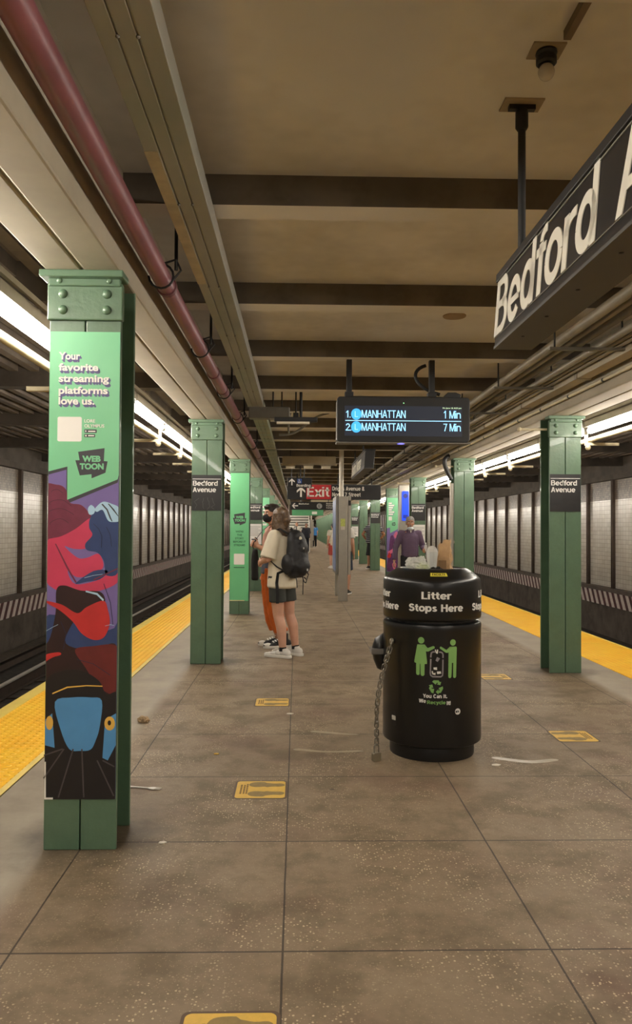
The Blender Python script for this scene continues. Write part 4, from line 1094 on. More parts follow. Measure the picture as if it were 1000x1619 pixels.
bits = [ppoly([(400, 400), (414, 395), (424, 430), (430, 395), (446, 400), (440, 450), (420, 446)]), ppoly([(385, 628), (430, 624), (432, 660), (388, 652)]), ppoly([(360, 680), (376, 672), (385, 702), (412, 694), (410, 724), (372, 716)]), ppoly([(428, 680), (480, 676), (486, 704), (434, 712)])]
for b_ in bits: wrap(dense([b_]), AC).build('rubbish_print', BW, body)
rec = []
for k in range(3):
    a = math.radians(120 * k)
    def rt(p): return (420 + p[0] * math.cos(a) - p[1] * math.sin(a), 880 + p[0] * math.sin(a) + p[1] * math.cos(a))
    rec.append(ppoly([rt(p) for p in ((-52, -70), (-30, -88), (32, -88), (48, -64), (66, -72), (54, -26), (8, -38), (24, -48), (14, -62), (-8, -34))]))
wrap(dense(rec), AC).build('recycle_print', BG, body)
q = MB()
for s, x, y, w in (('You Can It.', 250, 1020, 318), ('We', 196, 1086, 92), ('It!', 560, 1108, 54)):
    g = gp(x, y); v, f = sign_letters(s, .023, g[0], g[1], width=w * .000465, w=.21); q.add(v, f)
wrap(q, AC).build('slogan', BW, body)
g = gp(305, 1098); v, f = sign_letters('Recycle', .021, g[0], g[1], width=238 * .000465, w=.21); wrap(MB().add(v, f), AC).build('slogan_word', BG, body)
lg = wrap(dense([disc(716, 1200, 40)]), AC).build('round_logo', BW, body)
v, f = sign_letters('MTA', .012, *gp(684, 1212), width=.024, w=.21); wrap(MB().add(v, f), AC, R + .0022).build('logo_print', BLACK, lg)
wrap(dense([rrect(-.018, .018, .235, .262, .004)]), math.radians(-58)).build('torn_sticker', mat('torn_white_sticker', '#b9b5ac', .5, var=.3, scale=80), body)
wrap(dense([rrect(-.02, .02, .20, .29, .01)]), math.radians(-58), R + .0004).build('sticker_patch', BLACK, body)
# yellow sticker on the sloping top
m = MB()
p0, p1 = (.285, 1.137), (.258, 1.1565)
ft = AC + math.radians(4)
def slope(u, t, lift=.0012): return ((p0[0] + (p1[0] - p0[0]) * t) * math.sin(ft + u), -(p0[0] + (p1[0] - p0[0]) * t) * math.cos(ft + u) - lift * .5, p0[1] + (p1[1] - p0[1]) * t + lift)
us = [-.19 + .38 * i / 8 for i in range(9)]
m.add([slope(u, t) for t in (0, 1) for u in us], [(i, i + 1, i + 10, i + 9) for i in range(8)])
ys = m.build('yellow_sticker', mat('yellow_sticker', '#ded14c', .45, var=.08, scale=30), lid)
v, f = sign_letters('FACULTY', .6, 0, .22, width=.30, align='C', w=.21)
MB().add([slope(x, z, .0022) for x, y, z in v], f).build('sticker_word', mat('dark_sticker_ink', '#4a4718', .5), ys)
# black latch bulge on the far left flank
br = MB().tube([(-.28, .05, .50), (-.305, .05, .54), (-.325, .05, .59), (-.338, .05, .64), (-.322, .05, .69), (-.29, .05, .74)], [.02, .05, .052, .05, .05, .02], 14).build('latch_cover', mat('black_latch', '#101010', .35), bn, smooth=True)
MB().box(-.393, -.28, -.015, .115, .615, .652).build('latch_band', mat('grey_band', '#6e6b66', .45), br, bevel=.006)

# chain and padlock hanging beside it
CH = mat('dull_chain_steel', '#8a8478', .35, metal=.7, var=.2, scale=30)
ch = thing('chain', 'steel chain hanging down the left flank of the black bin', 'chain', (0, 0, 0))
pts = []
top = Vector((BX - R * .915, BY - R * .54, .715)); bot = Vector((.500, 4.76, .105))
n = 24; link0 = None
def torus_link():
    mb = MB(); path = []
    for k in range(16):
        t = 2 * math.pi * k / 16
        path.append((.0125 * math.cos(t), 0, (.011 if math.sin(t) > 0 else -.011) + .0125 * math.sin(t)))
    path.append(path[0]); path.append(path[1])
    return mb.tube(path, .0042, 6, ref=(0, 1, 0))
for i in range(n):
    t = i / (n - 1)
    p = top.lerp(bot, t)
    p.x -= .035 * math.sin(t * math.pi) ** 1.0; p.y -= .035 * (1 - t)
    pts.append(p)
for i in range(n - 1):
    d = (pts[i + 1] - pts[i])
    if link0 is None: link0 = o = torus_link().build('link', CH, ch, smooth=True)
    else: o = link0.copy(); COL.objects.link(o)
    o.location = (pts[i] + pts[i + 1]) / 2
    o.rotation_euler = (d.to_track_quat('Z', 'Y').to_matrix() @ Matrix.Rotation(math.pi / 2 * (i % 2) + .4, 3, 'Z')).to_euler()
sb = MB().ball((0, 0, 0), (.016, .016, .02), 12, 8).build('shackle_bolt', CH, ch, smooth=True); sb.location = top + Vector((.006, 0, .01))
pl = thing('padlock', 'brass and steel padlock at the floor end of the chain', 'padlock', (.497, 4.755, 0), .5)
MB().prism(rrect(-.028, .028, 0, .052, .008), -.014, .014).build('lock_body', mat('worn_brass', '#8f8672', .35, metal=.6, var=.15), pl, bevel=.003)
MB().tube([(-.017, 0, .050), (-.017, 0, .085)] + [(.017 * math.cos(a), 0, .085 + .017 * math.sin(a)) for a in (math.pi - k * math.pi / 8 for k in range(1, 8))] + [(.017, 0, .085), (.017, 0, .050)], .005, 8).build('shackle', CH, pl, smooth=True)

# rubbish on top of the bin
def crumple(name, loc, rad, m, seed, amp, fr=6, sub=4, parent=None, open_top=False):
    bm = bmesh.new(); bmesh.ops.create_icosphere(bm, subdivisions=sub, radius=1)
    me = bpy.data.meshes.new(name)
    for v in bm.verts:
        p = v.co.copy(); q = p * fr + Vector((seed * 7.3, seed, 3))
        k = noise.noise(q) + .5 * abs(noise.noise(q * 2.3)) + .25 * abs(noise.noise(q * 5))
        v.co = Vector((p.x * rad[0], p.y * rad[1], p.z * rad[2])) * (1 + amp * k)
    bm.to_mesh(me); bm.free(); me.materials.append(m)
    o = bpy.data.objects.new(name, me); link(o, parent); o.location = loc
    return o
def clear_mat(name, h, alpha, rough=.25):
    t = NT(name); t.set(t.b.inputs['Base Color'], lin(h)); t.b.inputs['Roughness'].default_value = rough
    t.b.inputs['Alpha'].default_value = alpha; t.b.inputs['Transmission Weight'].default_value = .25; t.b.inputs['IOR'].default_value = 1.15
    return t.m
FILM = clear_mat('clear_plastic_film', '#f6f7f2', .55, .12); FILMG = clear_mat('greenish_plastic', '#c3d26a', .8)
gb = crumple('plastic_bag', (.775, 4.935, 1.192), (.064, .055, .052), FILM, 1, .5, 1.7)
tag(gb, 'crumpled clear plastic bag with green contents on the bin top', 'plastic bag')
crumple('green_contents', (.03, -.01, -.012), (.036, .036, .032), FILMG, 4, .4, 2.2, 3, gb)
cu = thing('plastic_container', 'clear plastic container sticking up behind the crumpled bag', 'container', (.884, 5.01, 1.135), .2)
MB().lathe([(.022, .0), (.032, .05), (.037, .10), (.041, .145), (.034, .165), (.022, .178), (.010, .184)], 8).build('shell', FILM, cu)
MB().lathe([(.020, .10), (.026, .105), (.026, .13), (.018, .135)], 16).build('inner_cup', clear_mat('milky_plastic', '#cfd0c8', .75), cu)
bk = crumple('black_wrapper', (.895, 4.90, 1.168), (.042, .03, .018), mat('black_wrapper', '#131315', .3), 6, .6, 2.2, 3)
tag(bk, 'small black wrapper lying in the bin mouth', 'wrapper')
KRAFT = mat('brown_kraft_paper', '#bd9a70', .75, var=.15, scale=14, bump=.3, bscale=30)
kb = thing('paper_bag', 'crumpled brown paper bag standing in the bin mouth', 'paper bag', (.968, 5.05, 1.135), -.3)
bm = bmesh.new(); bmesh.ops.create_grid(bm, x_segments=1, y_segments=1)
bm.clear()
mb = MB(); rings = []
for j in range(13):
    t = j / 12
    for k in range(28):
        a = 2 * math.pi * k / 28
        sx = (.050 - .014 * t) * (1 if j < 12 else .9); sy = (.040 - .018 * t)
        q = Vector((math.cos(a) * 1.6, math.sin(a) * 1.6, t * 4))
        w = 1 + .30 * noise.noise(q * 1.4)
        x = max(-1, min(1, 1.3 * math.cos(a))) * sx * w; y = max(-1, min(1, 1.3 * math.sin(a))) * sy * w
        top_ = .018 * noise.noise(Vector((a * 1.3, 5, 0))) - .025 * (math.cos(a) < -.3)
        mb.v.append((x + .010 * t, y, .225 * t + (top_ if j == 12 else top_ * t)))
for j in range(12):
    for k in range(28): mb.f.append((j * 28 + k, j * 28 + (k + 1) % 28, (j + 1) * 28 + (k + 1) % 28, (j + 1) * 28 + k))
o = mb.build('bag_body', KRAFT, kb, smooth=True, angle=25)
sd = o.modifiers.new('solid', 'SOLIDIFY'); sd.thickness = .002
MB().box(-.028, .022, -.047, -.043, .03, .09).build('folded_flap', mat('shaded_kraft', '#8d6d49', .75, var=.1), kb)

# ------------------------------------------------------------------ stickers and litter on the platform floor
STK = mat('yellow_floor_sticker', '#d9b04a', .5, var=.08, scale=20, dirt='#a58536', dirt_amt=.4)
STB = mat('dark_sticker_border', '#5b4736', .6, var=.1); STF = mat('brown_footprint', '#8a7444', .6, var=.15, scale=30); STT = mat('brown_sticker_print', '#6f5220', .6, var=.05)
FOOT = [(-.085, .0), (-.07, .02), (-.035, .026), (.0, .024), (.035, .017), (.07, .018), (.085, .008), (.085, -.006), (.065, -.014), (.03, -.014), (-.01, -.022), (-.05, -.026), (-.075, -.018)]
def floor_sticker(x, y, flip, label, rz=0):
    r = thing('floor_sticker', label, 'floor sticker', (x, y, 0), rz)
    MB().slab(rrect(-.145, .145, -.145, .145, .025), -.001, .0012).build('border', STB, r)
    MB().slab(rrect(-.134, .134, -.134, .134, .022), 0, .0020).build('sheet', STK, r)
    s = -1 if flip else 1
    for c, k in ((.066, 1), (-.060, -1)):
        MB().slab([(s * (.03 + px * 1.15), c + k * py * 1.55 + .012 * k * (px < 0)) for px, py in smooth_poly(FOOT, 3)], .001, .0026).build('footprint', STF, r)
    m = MB()
    rs = random.Random(5)
    for i, xx in enumerate((-.112, -.095, -.080)):
        y0 = -.07
        while y0 < .075:
            h = rs.uniform(.008, .022)
            m.slab([(s * xx, y0), (s * (xx + .010), y0), (s * (xx + .010), y0 + h), (s * xx, y0 + h)], .001, .0026); y0 += h + .006
    m.build('small_print', STT, r)
floor_sticker(-.190, 4.24, False, 'yellow footprint sticker on the floor right of the near column')
floor_sticker(-.195, 6.35, False, 'yellow footprint sticker on the floor in front of the waiting couple')
floor_sticker(-.185, 2.165, False, 'yellow footprint sticker cut by the bottom edge of the photo')
floor_sticker(1.92, 5.31, True, 'yellow footprint sticker on the floor right of the black bin')
floor_sticker(1.925, 7.44, True, 'yellow footprint sticker behind the bin, near the nearest right column')
for y in (10.2, 12.6, 14.6): 
    floor_sticker(1.93, y, True, 'worn yellow footprint sticker far off, right of the kiosk foot'); bpy.context.view_layer.update()
for o in [o for o in bpy.data.objects if str(o.get('label', '')).startswith('worn yellow')]: o['group'] = 'distant floor stickers'

fk = thing('plastic_fork', 'white plastic fork lying beside the near left column', 'fork', (-.83, 4.26, .004), math.radians(-12))
WP = mat('white_plastic', '#e5e0d6', .35, var=.02)
MB().slab(stroke([(-.085, 0), (-.02, .001), (.03, 0)], [.013, .008, .010]), 0, .005).build('handle', WP, fk, bevel=.001)
hd = MB().slab(smooth_poly([(.025, -.005), (.045, -.015), (.065, -.015), (.065, .015), (.045, .015), (.025, .005)], 3), 0, .004)
for k in range(4): hd.slab([(.062, -.014 + .0082 * k), (.098, -.012 + .0076 * k), (.098, -.010 + .0076 * k), (.062, -.010 + .0082 * k)], .0005, .0045)
hd.build('head', WP, fk)
cp_ = crumple('crumpled_paper', (-1.118, 5.70, .020), (.034, .028, .020), mat('dirty_tan_paper', '#a38b6a', .8, var=.2, scale=30), 9, .7, 3.0, 4)
tag(cp_, 'crumpled tan paper on the floor behind the near left column', 'paper scrap')
SCR = mat('white_scrap', '#d8d0c0', .6)
for i, (x, y, s, lab) in enumerate(((-.045, 5.95, .028, 'white paper scrap beside the central floor joint, in front of the second sticker'), (1.215, 4.66, .03, 'white paper scrap at the right foot of the black bin'), (-.50, 4.9, .016, 'tiny yellow scrap on the floor behind the near sticker'), (-.60, 3.53, .018, 'tiny white scrap in front of the near left column foot'))):
    o = MB().slab([(-s, -s * .4), (s * .3, -s * .6), (s, .1 * s), (s * .2, s * .6), (-s * .8, s * .3)], .001, .006).build('paper_scrap', SCR if i != 2 else STK, None, loc=(x, y, 0))
    tag(o, lab, 'paper scrap')
SPILL = mat('dried_spill', '#a3957d', .3, var=.15, scale=20)
for i, (pts_, lab) in enumerate((([(.12, 5.42), (.34, 5.35), (.44, 5.36), (.36, 5.39), (.14, 5.46)], 'thin pale dried streak on the floor left of the bin, upper'),
                                 ([(.0, 4.98), (.22, 4.93), (.42, 4.95), (.40, 4.98), (.2, 4.965), (.02, 5.02)], 'thin pale dried streak on the floor left of the bin, lower'),
                                 ([(1.24, 4.79), (1.44, 4.70), (1.62, 4.75), (1.60, 4.79), (1.44, 4.755), (1.26, 4.83)], 'pale dried splash on the floor right of the bin foot'))):
    o = MB().slab(smooth_poly(pts_, 4), .0003, .0009).build('dried_spill', SPILL); tag(o, lab, 'stain')
GUM = mat('black_gum', '#332a22', .7, var=.1)
# ------------------------------------------------------------------ people
SKIN = mat('skin', '#c79478', .5, var=.05, scale=12); SKIN2 = mat('brown_skin', '#a4755a', .5, var=.06, scale=12); SKIN3 = mat('pale_skin', '#cf9f86', .5, var=.06, scale=9)
HAIR_B = mat('brown_hair', '#5c4733', .45, var=.4, scale=40, bump=.4, bscale=90); HAIR_D = mat('dark_hair', '#2a211c', .5, var=.3, scale=40, bump=.4, bscale=90); HAIR_G = mat('grey_hair', '#8a8984', .6, var=.3, scale=60, bump=.4, bscale=120)
EYEW = mat('eye_white', '#ded8d0', .3); EYED = mat('eye_dark', '#1d1512', .2)
def V(*a): return Vector(a)
BASE = dict(pelvis=V(0, 0, .93), chest=V(0, 0, 1.26), neck=V(0, -.015, 1.42), head=V(0, .012, 1.575),
            hipL=V(-.088, 0, .90), kneeL=V(-.095, .015, .48), ankL=V(-.095, -.02, .085),
            hipR=V(.088, 0, .90), kneeR=V(.095, .015, .48), ankR=V(.095, -.02, .085),
            shL=V(-.165, -.012, 1.375), elL=V(-.215, -.04, 1.10), wrL=V(-.215, .05, .86),
            shR=V(.165, -.012, 1.375), elR=V(.215, -.04, 1.10), wrR=V(.215, .05, .86))
def lathe_rings(mb, rings, n=20):
    """rings: (cx, cy, z, rx, ry)"""
    vs = [(cx + rx * math.cos(2 * math.pi * k / n), cy + ry * math.sin(2 * math.pi * k / n), z) for cx, cy, z, rx, ry in rings for k in range(n)]
    fs = [(i * n + k, i * n + (k + 1) % n, (i + 1) * n + (k + 1) % n, (i + 1) * n + k) for i in range(len(rings) - 1) for k in range(n)]
    fs += [list(range(n - 1, -1, -1)), list(range((len(rings) - 1) * n, len(rings) * n))]
    mb.add(vs, fs)
def add_hand(mb, wr, el, s, curl, palm=None):
    """palm, four bent fingers of different lengths and a side thumb"""
    d = (wr - el).normalized()
    side = V(0, 1, 0) if palm is None else palm      # towards the thumb
    side = (side - side.dot(d) * d).normalized()
    nrm = d.cross(side) * s                            # out of the back of the hand
    c = wr + d * .05
    m = Matrix((side, d, nrm)).transposed()
    mb.ball(c, (.040, .052, .017), 14, 8, m)
    for i, (o, L) in enumerate(((.030, .068), (.010, .077), (-.011, .072), (-.031, .056))):
        p = wr + d * .088 + side * o; a = 0.0; pts = [wr + d * .06 + side * o * .9, p]
        for k, f in enumerate((.45, .32, .23)):
            a += curl * (1.0, 1.15, .8)[k]
            p = p + (d * math.cos(a) - nrm * math.sin(a)) * (L * f); pts.append(p)
        mb.tube(pts, [.010, .0098, .0092, .0085, .0065], 8)
    b = wr + d * .030 + side * .030
    pts = [wr + d * .02 + side * .02, b, b + side * .028 + d * .026 - nrm * .008, b + side * .034 + d * .052 - nrm * .020, b + side * .028 + d * .072 - nrm * .032]
    mb.tube(pts, [.012, .0125, .0105, .0095, .007], 8)
def figure(name, label, loc, H, rz, skin, pose=None, build=1.0, voxel=.0075, headturn=0.0, curlL=.5, curlR=.5, palmL=None, palmR=None, leg=1.0, group=None):
    J = {k: v.copy() for k, v in BASE.items()}
    J.update(pose or {})
    r = thing(name, label, 'person', loc, rz, group); s = H / 1.70; r.scale = (s, s, s)
    mb = MB(); px, py = J['pelvis'].x, J['pelvis'].y; cx, cy = J['chest'].x, J['chest'].y; nx, ny = J['neck'].x, J['neck'].y; nz = J['neck'].z
    b = build
    lathe_rings(mb, [(px, py, .80, .05, .05), (px, py, .84, .145 * b, .105 * b), (px, py - .01, .92, .165 * b, .118 * b), (px, py, 1.02, .142 * b, .102 * b),
                     ((px + cx) / 2, (py + cy) / 2, 1.10, .132 * b, .098 * b), (cx, cy, 1.24, .152 * b, .108 * b), (cx, cy - .005, 1.34, .155 * b, .10 * b), (nx, ny - .005, 1.395, .115, .078), (nx, ny, 1.43, .062, .058)])
    hd = J['head']
    mb.tube([(nx, ny, 1.38), (nx, ny + .005, nz + .03), hd + V(0, -.012, -.06)], [.062, .054, .054], 14)
    for S, sx in (('L', -1), ('R', 1)):
        hp, kn, an = J['hip' + S], J['knee' + S], J['ank' + S]
        mb.caps(hp + V(0, -.005, .02), hp.lerp(kn, .5), .088 * leg, .074 * leg); mb.caps(hp.lerp(kn, .45), kn, .075 * leg, .054 * leg)
        mid = kn.lerp(an, .32) + V(0, -.022, 0)
        mb.caps(kn, mid, .053 * leg, .055 * leg); mb.caps(mid, an, .055 * leg, .035 * leg)
        mb.ball(an + V(sx * .002, .05, -.045), (.026, .085, .022), 14, 8)
        mb.ball(an + V(0, -.012, -.03), (.030, .034, .040), 12, 8)
        sh, el, wr = J['sh' + S], J['el' + S], J['wr' + S]
        mb.caps(V(cx + sx * .07, cy, 1.37), sh, .055, .056); mb.caps(sh, el, .054 * b ** .5, .042)
        mb.caps(el, el.lerp(wr, .35), .042, .040); mb.caps(el.lerp(wr, .3), wr, .041, .027)
        add_hand(mb, wr, el, sx, curlL if S == 'L' else curlR, palmL if S == 'L' else palmR)
    # head: skull, jaw, nose, brow, lips, ears, turned on the neck
    h = MB()
    h.ball((0, -.012, .028), (.074, .092, .088), 22, 14); h.ball((0, .022, -.030), (.060, .066, .080), 20, 12); h.ball((0, .052, -.088), (.030, .030, .022), 12, 8)
    h.tube([(0, .082, .018), (0, .098, -.012), (0, .108, -.032), (0, .094, -.042)], [.009, .011, .0155, .010], 10)
    for sx in (-1, 1):
        h.ball((sx * .076, -.012, -.012), (.010, .022, .034), 10, 8); h.ball((sx * .028, .078, .022), (.024, .012, .007), 10, 6)
        h.ball((sx * .042, .052, -.018), (.024, .026, .020), 10, 8)
    h.ball((0, .086, -.058), (.024, .010, .0055), 10, 6); h.ball((0, .084, -.067), (.021, .010, .006), 10, 6)
    HM = Matrix.Translation(hd) @ Matrix.Rotation(headturn, 4, 'Z')
    h.move(HM); mb.add(h.v, h.f)
    body = mb.build('body', skin, r); remesh(body, voxel, 3)
    return r, J, HM, body
def face(r, HM, brow=HAIR_D, mouth=None):
    hm = HM
    for sx in (-1, 1):
        e = MB().ball((sx * .029, .080, .006), (.0145, .007, .0075), 12, 8).move(hm).build('eye', EYEW, r, smooth=True)
        MB().ball((sx * .029, .0865, .006), (.0065, .002, .0065), 10, 6).move(hm).build('iris', EYED, e)
        MB().tube([(sx * .012, .090, .024), (sx * .028, .092, .030), (sx * .047, .080, .024)], [.004, .005, .003], 8).move(hm).build('eyebrow', brow, r)
    if mouth: MB().ball((0, .0935, -.062), (.022, .006, .0045), 12, 6).move(hm).build('lips', mouth, r)
def garment(r, name, m, fill, voxel=.011, smooth=4, folds=.006, fscale=9):
    mb = MB(); fill(mb); o = mb.build(name, m, r); remesh(o, voxel, smooth)
    if folds:
        for v in o.data.vertices:
            q = v.co * fscale; k = noise.noise(V(q.x, q.y, q.z * .7)) + .5 * noise.noise(q * 2.4)
            v.co += v.normal * (k * folds)
    return o
def shoe(r, an, style, rot=0.0, name='shoe'):
    up, so, lace = style
    M4 = Matrix.Translation((an.x, an.y, 0)) @ Matrix.Rotation(rot, 4, 'Z')
    mb = MB()
    for y, z, rx, rz_ in ((-.055, .052, .037, .045), (-.01, .055, .040, .048), (.05, .05, .042, .038), (.11, .042, .046, .026), (.16, .036, .042, .020), (.195, .033, .030, .014)):
        mb.ball((0, y, z), (rx, .05, rz_), 14, 8)
    mb.tube([(0, -.02, .05), (0, -.015, .105)], [.040, .039], 14)
    if name == 'high_top_shoe': mb.tube([(0, -.02, .08), (0, -.012, .165)], [.044, .048], 14)
    o = mb.move(M4).build(name, up, r); remesh(o, .006, 3)
    sole = [(.030, -.10), (.042, -.06), (.040, .02), (.048, .10), (.044, .18), (.024, .232), (-.014, .236), (-.042, .20), (-.048, .12), (-.040, .02), (-.042, -.06), (-.028, -.10), (0, -.112)]
    MB().slab(smooth_poly(sole, 3), 0, .03).move(M4).build('sole', so, o, smooth=True, bevel=.004)
    if lace:
        lb = MB()
        nl = 5
        for k in range(nl):
            y = .125 - .028 * k; z = .070 + .010 * k + (.018 * max(0, k - 2))
            lb.tube([(-.032, y, z), (0, y + .004, z + .013), (.032, y - .010, z)], .0038, 6); lb.tube([(.032, y, z), (0, y - .004, z + .014), (-.032, y - .010, z)], .0038, 6)
        lb.move(M4).build('laces', lace, o)
    return o
SHW = mat('white_leather', '#dcd8d0', .45, var=.04); SOLEW = mat('white_rubber', '#e3dfd6', .5, var=.03); CANV = mat('black_canvas', '#1c1b1d', .7); SOCK = mat('black_sock', '#17171a', .8)
def leg_fill(J, S, r_top, r_bot, z_end, b=1.0, bias=V(0, 0, 0)):
    """points of a trouser leg from the hip down to height z_end"""
    hp, kn, an = J['hip' + S], J['knee' + S], J['ank' + S]
    def at(z):
        if z >= kn.z: t = (hp.z - z) / (hp.z - kn.z); return hp.lerp(kn, t)
        t = (kn.z - z) / (kn.z - an.z); return kn.lerp(an, t)
    zs = [.93 + (z_end - .93) * i / 7 for i in range(8)]
    return [at(z) + bias * (1 if 0 < i < 7 else 0) for i, z in enumerate(zs)], [r_top + (r_bot - r_top) * (i / 7) for i in range(8)]

# --- woman with the backpack
faceA = math.radians(55)
pA = dict(kneeL=V(-.080, -.015, .47), ankL=V(-.070, -.075, .085), kneeR=V(.125, -.025, .47), ankR=V(.150, -.095, .085), hipL=V(-.092, 0, .90), hipR=V(.092, 0, .90),
          elL=V(-.235, .02, 1.12), wrL=V(-.10, .22, 1.07), elR=V(.22, .03, 1.12), wrR=V(.13, .23, 1.10), head=V(-.005, .03, 1.575))
rA, J, HM, bodyA = figure('person', 'person in cream shirt and grey shorts wearing a black backpack, standing beside the green column', (-.17, 8.62, 0), 1.66, faceA, SKIN3, pA, 1.03, .0075, math.radians(-28), .6, .6, V(0, 0, 1), V(0, 0, 1), 1.10)
face(rA, HM)
def hairA(mb):
    h = MB()
    h.ball((0, -.025, .040), (.088, .098, .090), 20, 12); h.ball((0, -.065, -.03), (.085, .065, .11), 18, 12)
    h.ball((-.068, -.015, -.06), (.028, .055, .13), 14, 10); h.ball((.068, -.015, -.06), (.028, .055, .13), 14, 10); h.ball((-.05, -.055, -.13), (.045, .055, .12), 14, 10); h.ball((.05, -.055, -.13), (.045, .055, .12), 14, 10); h.ball((0, -.095, -.15), (.08, .05, .12), 14, 10)
    h.tube([(0, -.095, .075), (.01, -.145, .06), (.02, -.155, -.02), (.015, -.135, -.11)], [.028, .042, .046, .018], 12)
    h.move(HM); mb.add(h.v, h.f)
garment(rA, 'hair', HAIR_B, hairA, .008, 2, .009, 26)
CREAMT = mat('cream_cotton', '#e4dac2', .8, var=.05, bump=.15, bscale=200)
def teeA(mb):
    lathe_rings(mb, [(0, -.01, .775, .175, .135), (0, -.01, .80, .205, .155), (0, -.005, .95, .190, .145), (0, 0, 1.10, .178, .135), (0, 0, 1.25, .178, .130), (0, -.005, 1.34, .170, .115), (0, -.01, 1.40, .120, .085), (0, -.012, 1.43, .066, .06)])
    for S, sx in (('L', -1), ('R', 1)):
        mb.caps(V(sx * .10, -.01, 1.36), J['sh' + S], .070, .076); mb.tube([J['sh' + S], J['sh' + S].lerp(J['el' + S], .5), J['sh' + S].lerp(J['el' + S], .98)], [.076, .086, .092], 16)
garment(rA, 'tee_shirt', CREAMT, teeA, .011, 3, .007, 8)
SHORT = mat('dark_grey_shorts', '#3c3f3b', .8, var=.08)
def shortsA(mb):
    lathe_rings(mb, [(0, 0, .80, .14, .11), (0, -.01, .84, .172, .13), (0, -.01, .94, .175, .125), (0, 0, 1.0, .16, .115)])
    for S in 'LR':
        p, q = leg_fill(J, S, .098, .098, .625); mb.tube(p, q, 18)
garment(rA, 'shorts', SHORT, shortsA, .010, 3, .004, 9)
for S, rt in (('L', .10), ('R', -.10)):
    a = J['ank' + S]
    MB().tube([a + V(0, 0, -.01), a + V(0, .002, .035)], [.043, .042], 16).build('ankle_sock', SOCK, rA, smooth=True)
    shoe(rA, a, (SHW, SOLEW, SOLEW), rt)
PACK = mat('black_nylon', '#1b1b1e', .55, var=.2, scale=12, bump=.2, bscale=120); STRAP = mat('black_webbing', '#121214', .7)
bp = thing('backpack', 'bulging black backpack with dangling straps on the back of the person in shorts', 'backpack', rA.location, faceA); bp.scale = rA.scale
def packf(mb):
    lathe_rings(mb, [(0, -.20, .905, .08, .05), (0, -.215, .93, .135, .085), (0, -.225, 1.05, .160, .110), (0, -.22, 1.20, .155, .105), (0, -.21, 1.33, .135, .090), (0, -.195, 1.41, .105, .065), (0, -.185, 1.445, .06, .035)])
    mb.ball((0, -.30, 1.04), (.115, .055, .11), 16, 10); mb.ball((0, -.285, 1.24), (.10, .05, .09), 16, 10); mb.ball((-.165, -.20, 1.06), (.045, .08, .12), 12, 8); mb.ball((.15, -.20, 1.03), (.035, .07, .10), 12, 8)
garment(bp, 'pack_body', PACK, packf, .010, 3, .008, 9)
m = MB()
for sx in (-1, 1):
    m.tube([(sx * .10, -.17, 1.40), (sx * .115, -.06, 1.455), (sx * .125, .06, 1.42), (sx * .13, .125, 1.30), (sx * .15, .09, 1.13), (sx * .175, -.06, 1.03), (sx * .15, -.16, .98)], [(.030, .008)] * 7, 10, ref=(0, 0, 1))
m.build('shoulder_straps', STRAP, bp, smooth=True)
m = MB()
m.tube([(-.16, -.19, 1.00), (-.205, -.10, .96), (-.200, -.08, .85), (-.195, -.09, .72), (-.19, -.085, .62)], [(.018, .004)] * 5, 8)
m.tube([(-.10, -.27, .92), (-.11, -.29, .88), (-.09, -.28, .82), (-.085, -.28, .80)], [(.010, .003)] * 4, 8); m.tube([(.0, -.29, .92), (.01, -.31, .86), (.04, -.31, .85), (.09, -.30, .92)], [(.009, .003)] * 4, 8)
m.tube([(.15, -.24, .99), (.18, -.25, .93), (.185, -.22, .87), (.17, -.20, .90)], [(.012, .003)] * 4, 8); m.tube([(.17, -.18, .95), (.19, -.17, .86), (.185, -.17, .70)], [(.010, .003)] * 3, 8)
m.build('dangling_straps', STRAP, bp)
MB().tube([(-.03, -.18, 1.43), (-.02, -.19, 1.48), (.02, -.19, 1.48), (.03, -.18, 1.43)], .008, 8).build('grab_loop', mat('grey_webbing', '#8d8a86', .7), bp)
MB().ball((-.035, -.285, 1.345), (.026, .012, .026), 12, 8).build('round_pin', mat('pale_pin', '#cfc6ae', .4, var=.3, scale=60), bp)
MB().box(-.012, .012, -.362, -.352, .985, 1.01).box(-.05, -.03, -.335, -.325, 1.23, 1.25).box(-.19, -.182, -.24, -.20, 1.06, 1.075).build('grey_buckles', mat('grey_buckle', '#a8a8aa', .4), bp)
# --- taller person in orange trousers
faceB = math.radians(104)
pB = dict(elL=V(-.225, .06, 1.12), wrL=V(-.15, .19, 1.19), elR=V(.21, -.05, 1.10), wrR=V(.21, .02, .86), ankL=V(-.09, -.12, .085), kneeL=V(-.10, -.02, .48), ankR=V(.10, -.10, .085), kneeR=V(.10, -.02, .48))
rB, J, HM, bodyB = figure('person', 'person in orange trousers with black face mask, behind the person with the backpack', (-.30, 9.30, 0), 1.725, faceB, SKIN, pB, 1.0, .0075, math.radians(22), .9, .6, V(0, 0, 1), V(0, 0, 1))
face(rB, HM)
def hairB(mb):
    h = MB(); h.ball((0, -.022, .048), (.088, .098, .080), 20, 12); h.ball((0, -.07, -.02), (.082, .055, .10), 18, 12); h.ball((-.06, -.045, -.05), (.03, .05, .09), 12, 8); h.ball((.06, -.045, -.05), (.03, .05, .09), 12, 8)
    h.ball((.0, .055, .085), (.06, .035, .03), 12, 8); h.move(HM); mb.add(h.v, h.f)
garment(rB, 'hair', HAIR_D, hairB, .008, 3, .004, 40)
MASKM = mat('black_cloth', '#1a191b', .8)
def maskB(mb):
    h = MB(); h.ball((0, .052, -.048), (.062, .062, .056), 16, 10); h.ball((0, .085, -.035), (.03, .035, .03), 12, 8)
    h.tube([(-.078, -.01, -.01), (-.06, .05, -.03)], .006, 6); h.tube([(.078, -.01, -.01), (.06, .05, -.03)], .006, 6); h.move(HM); mb.add(h.v, h.f)
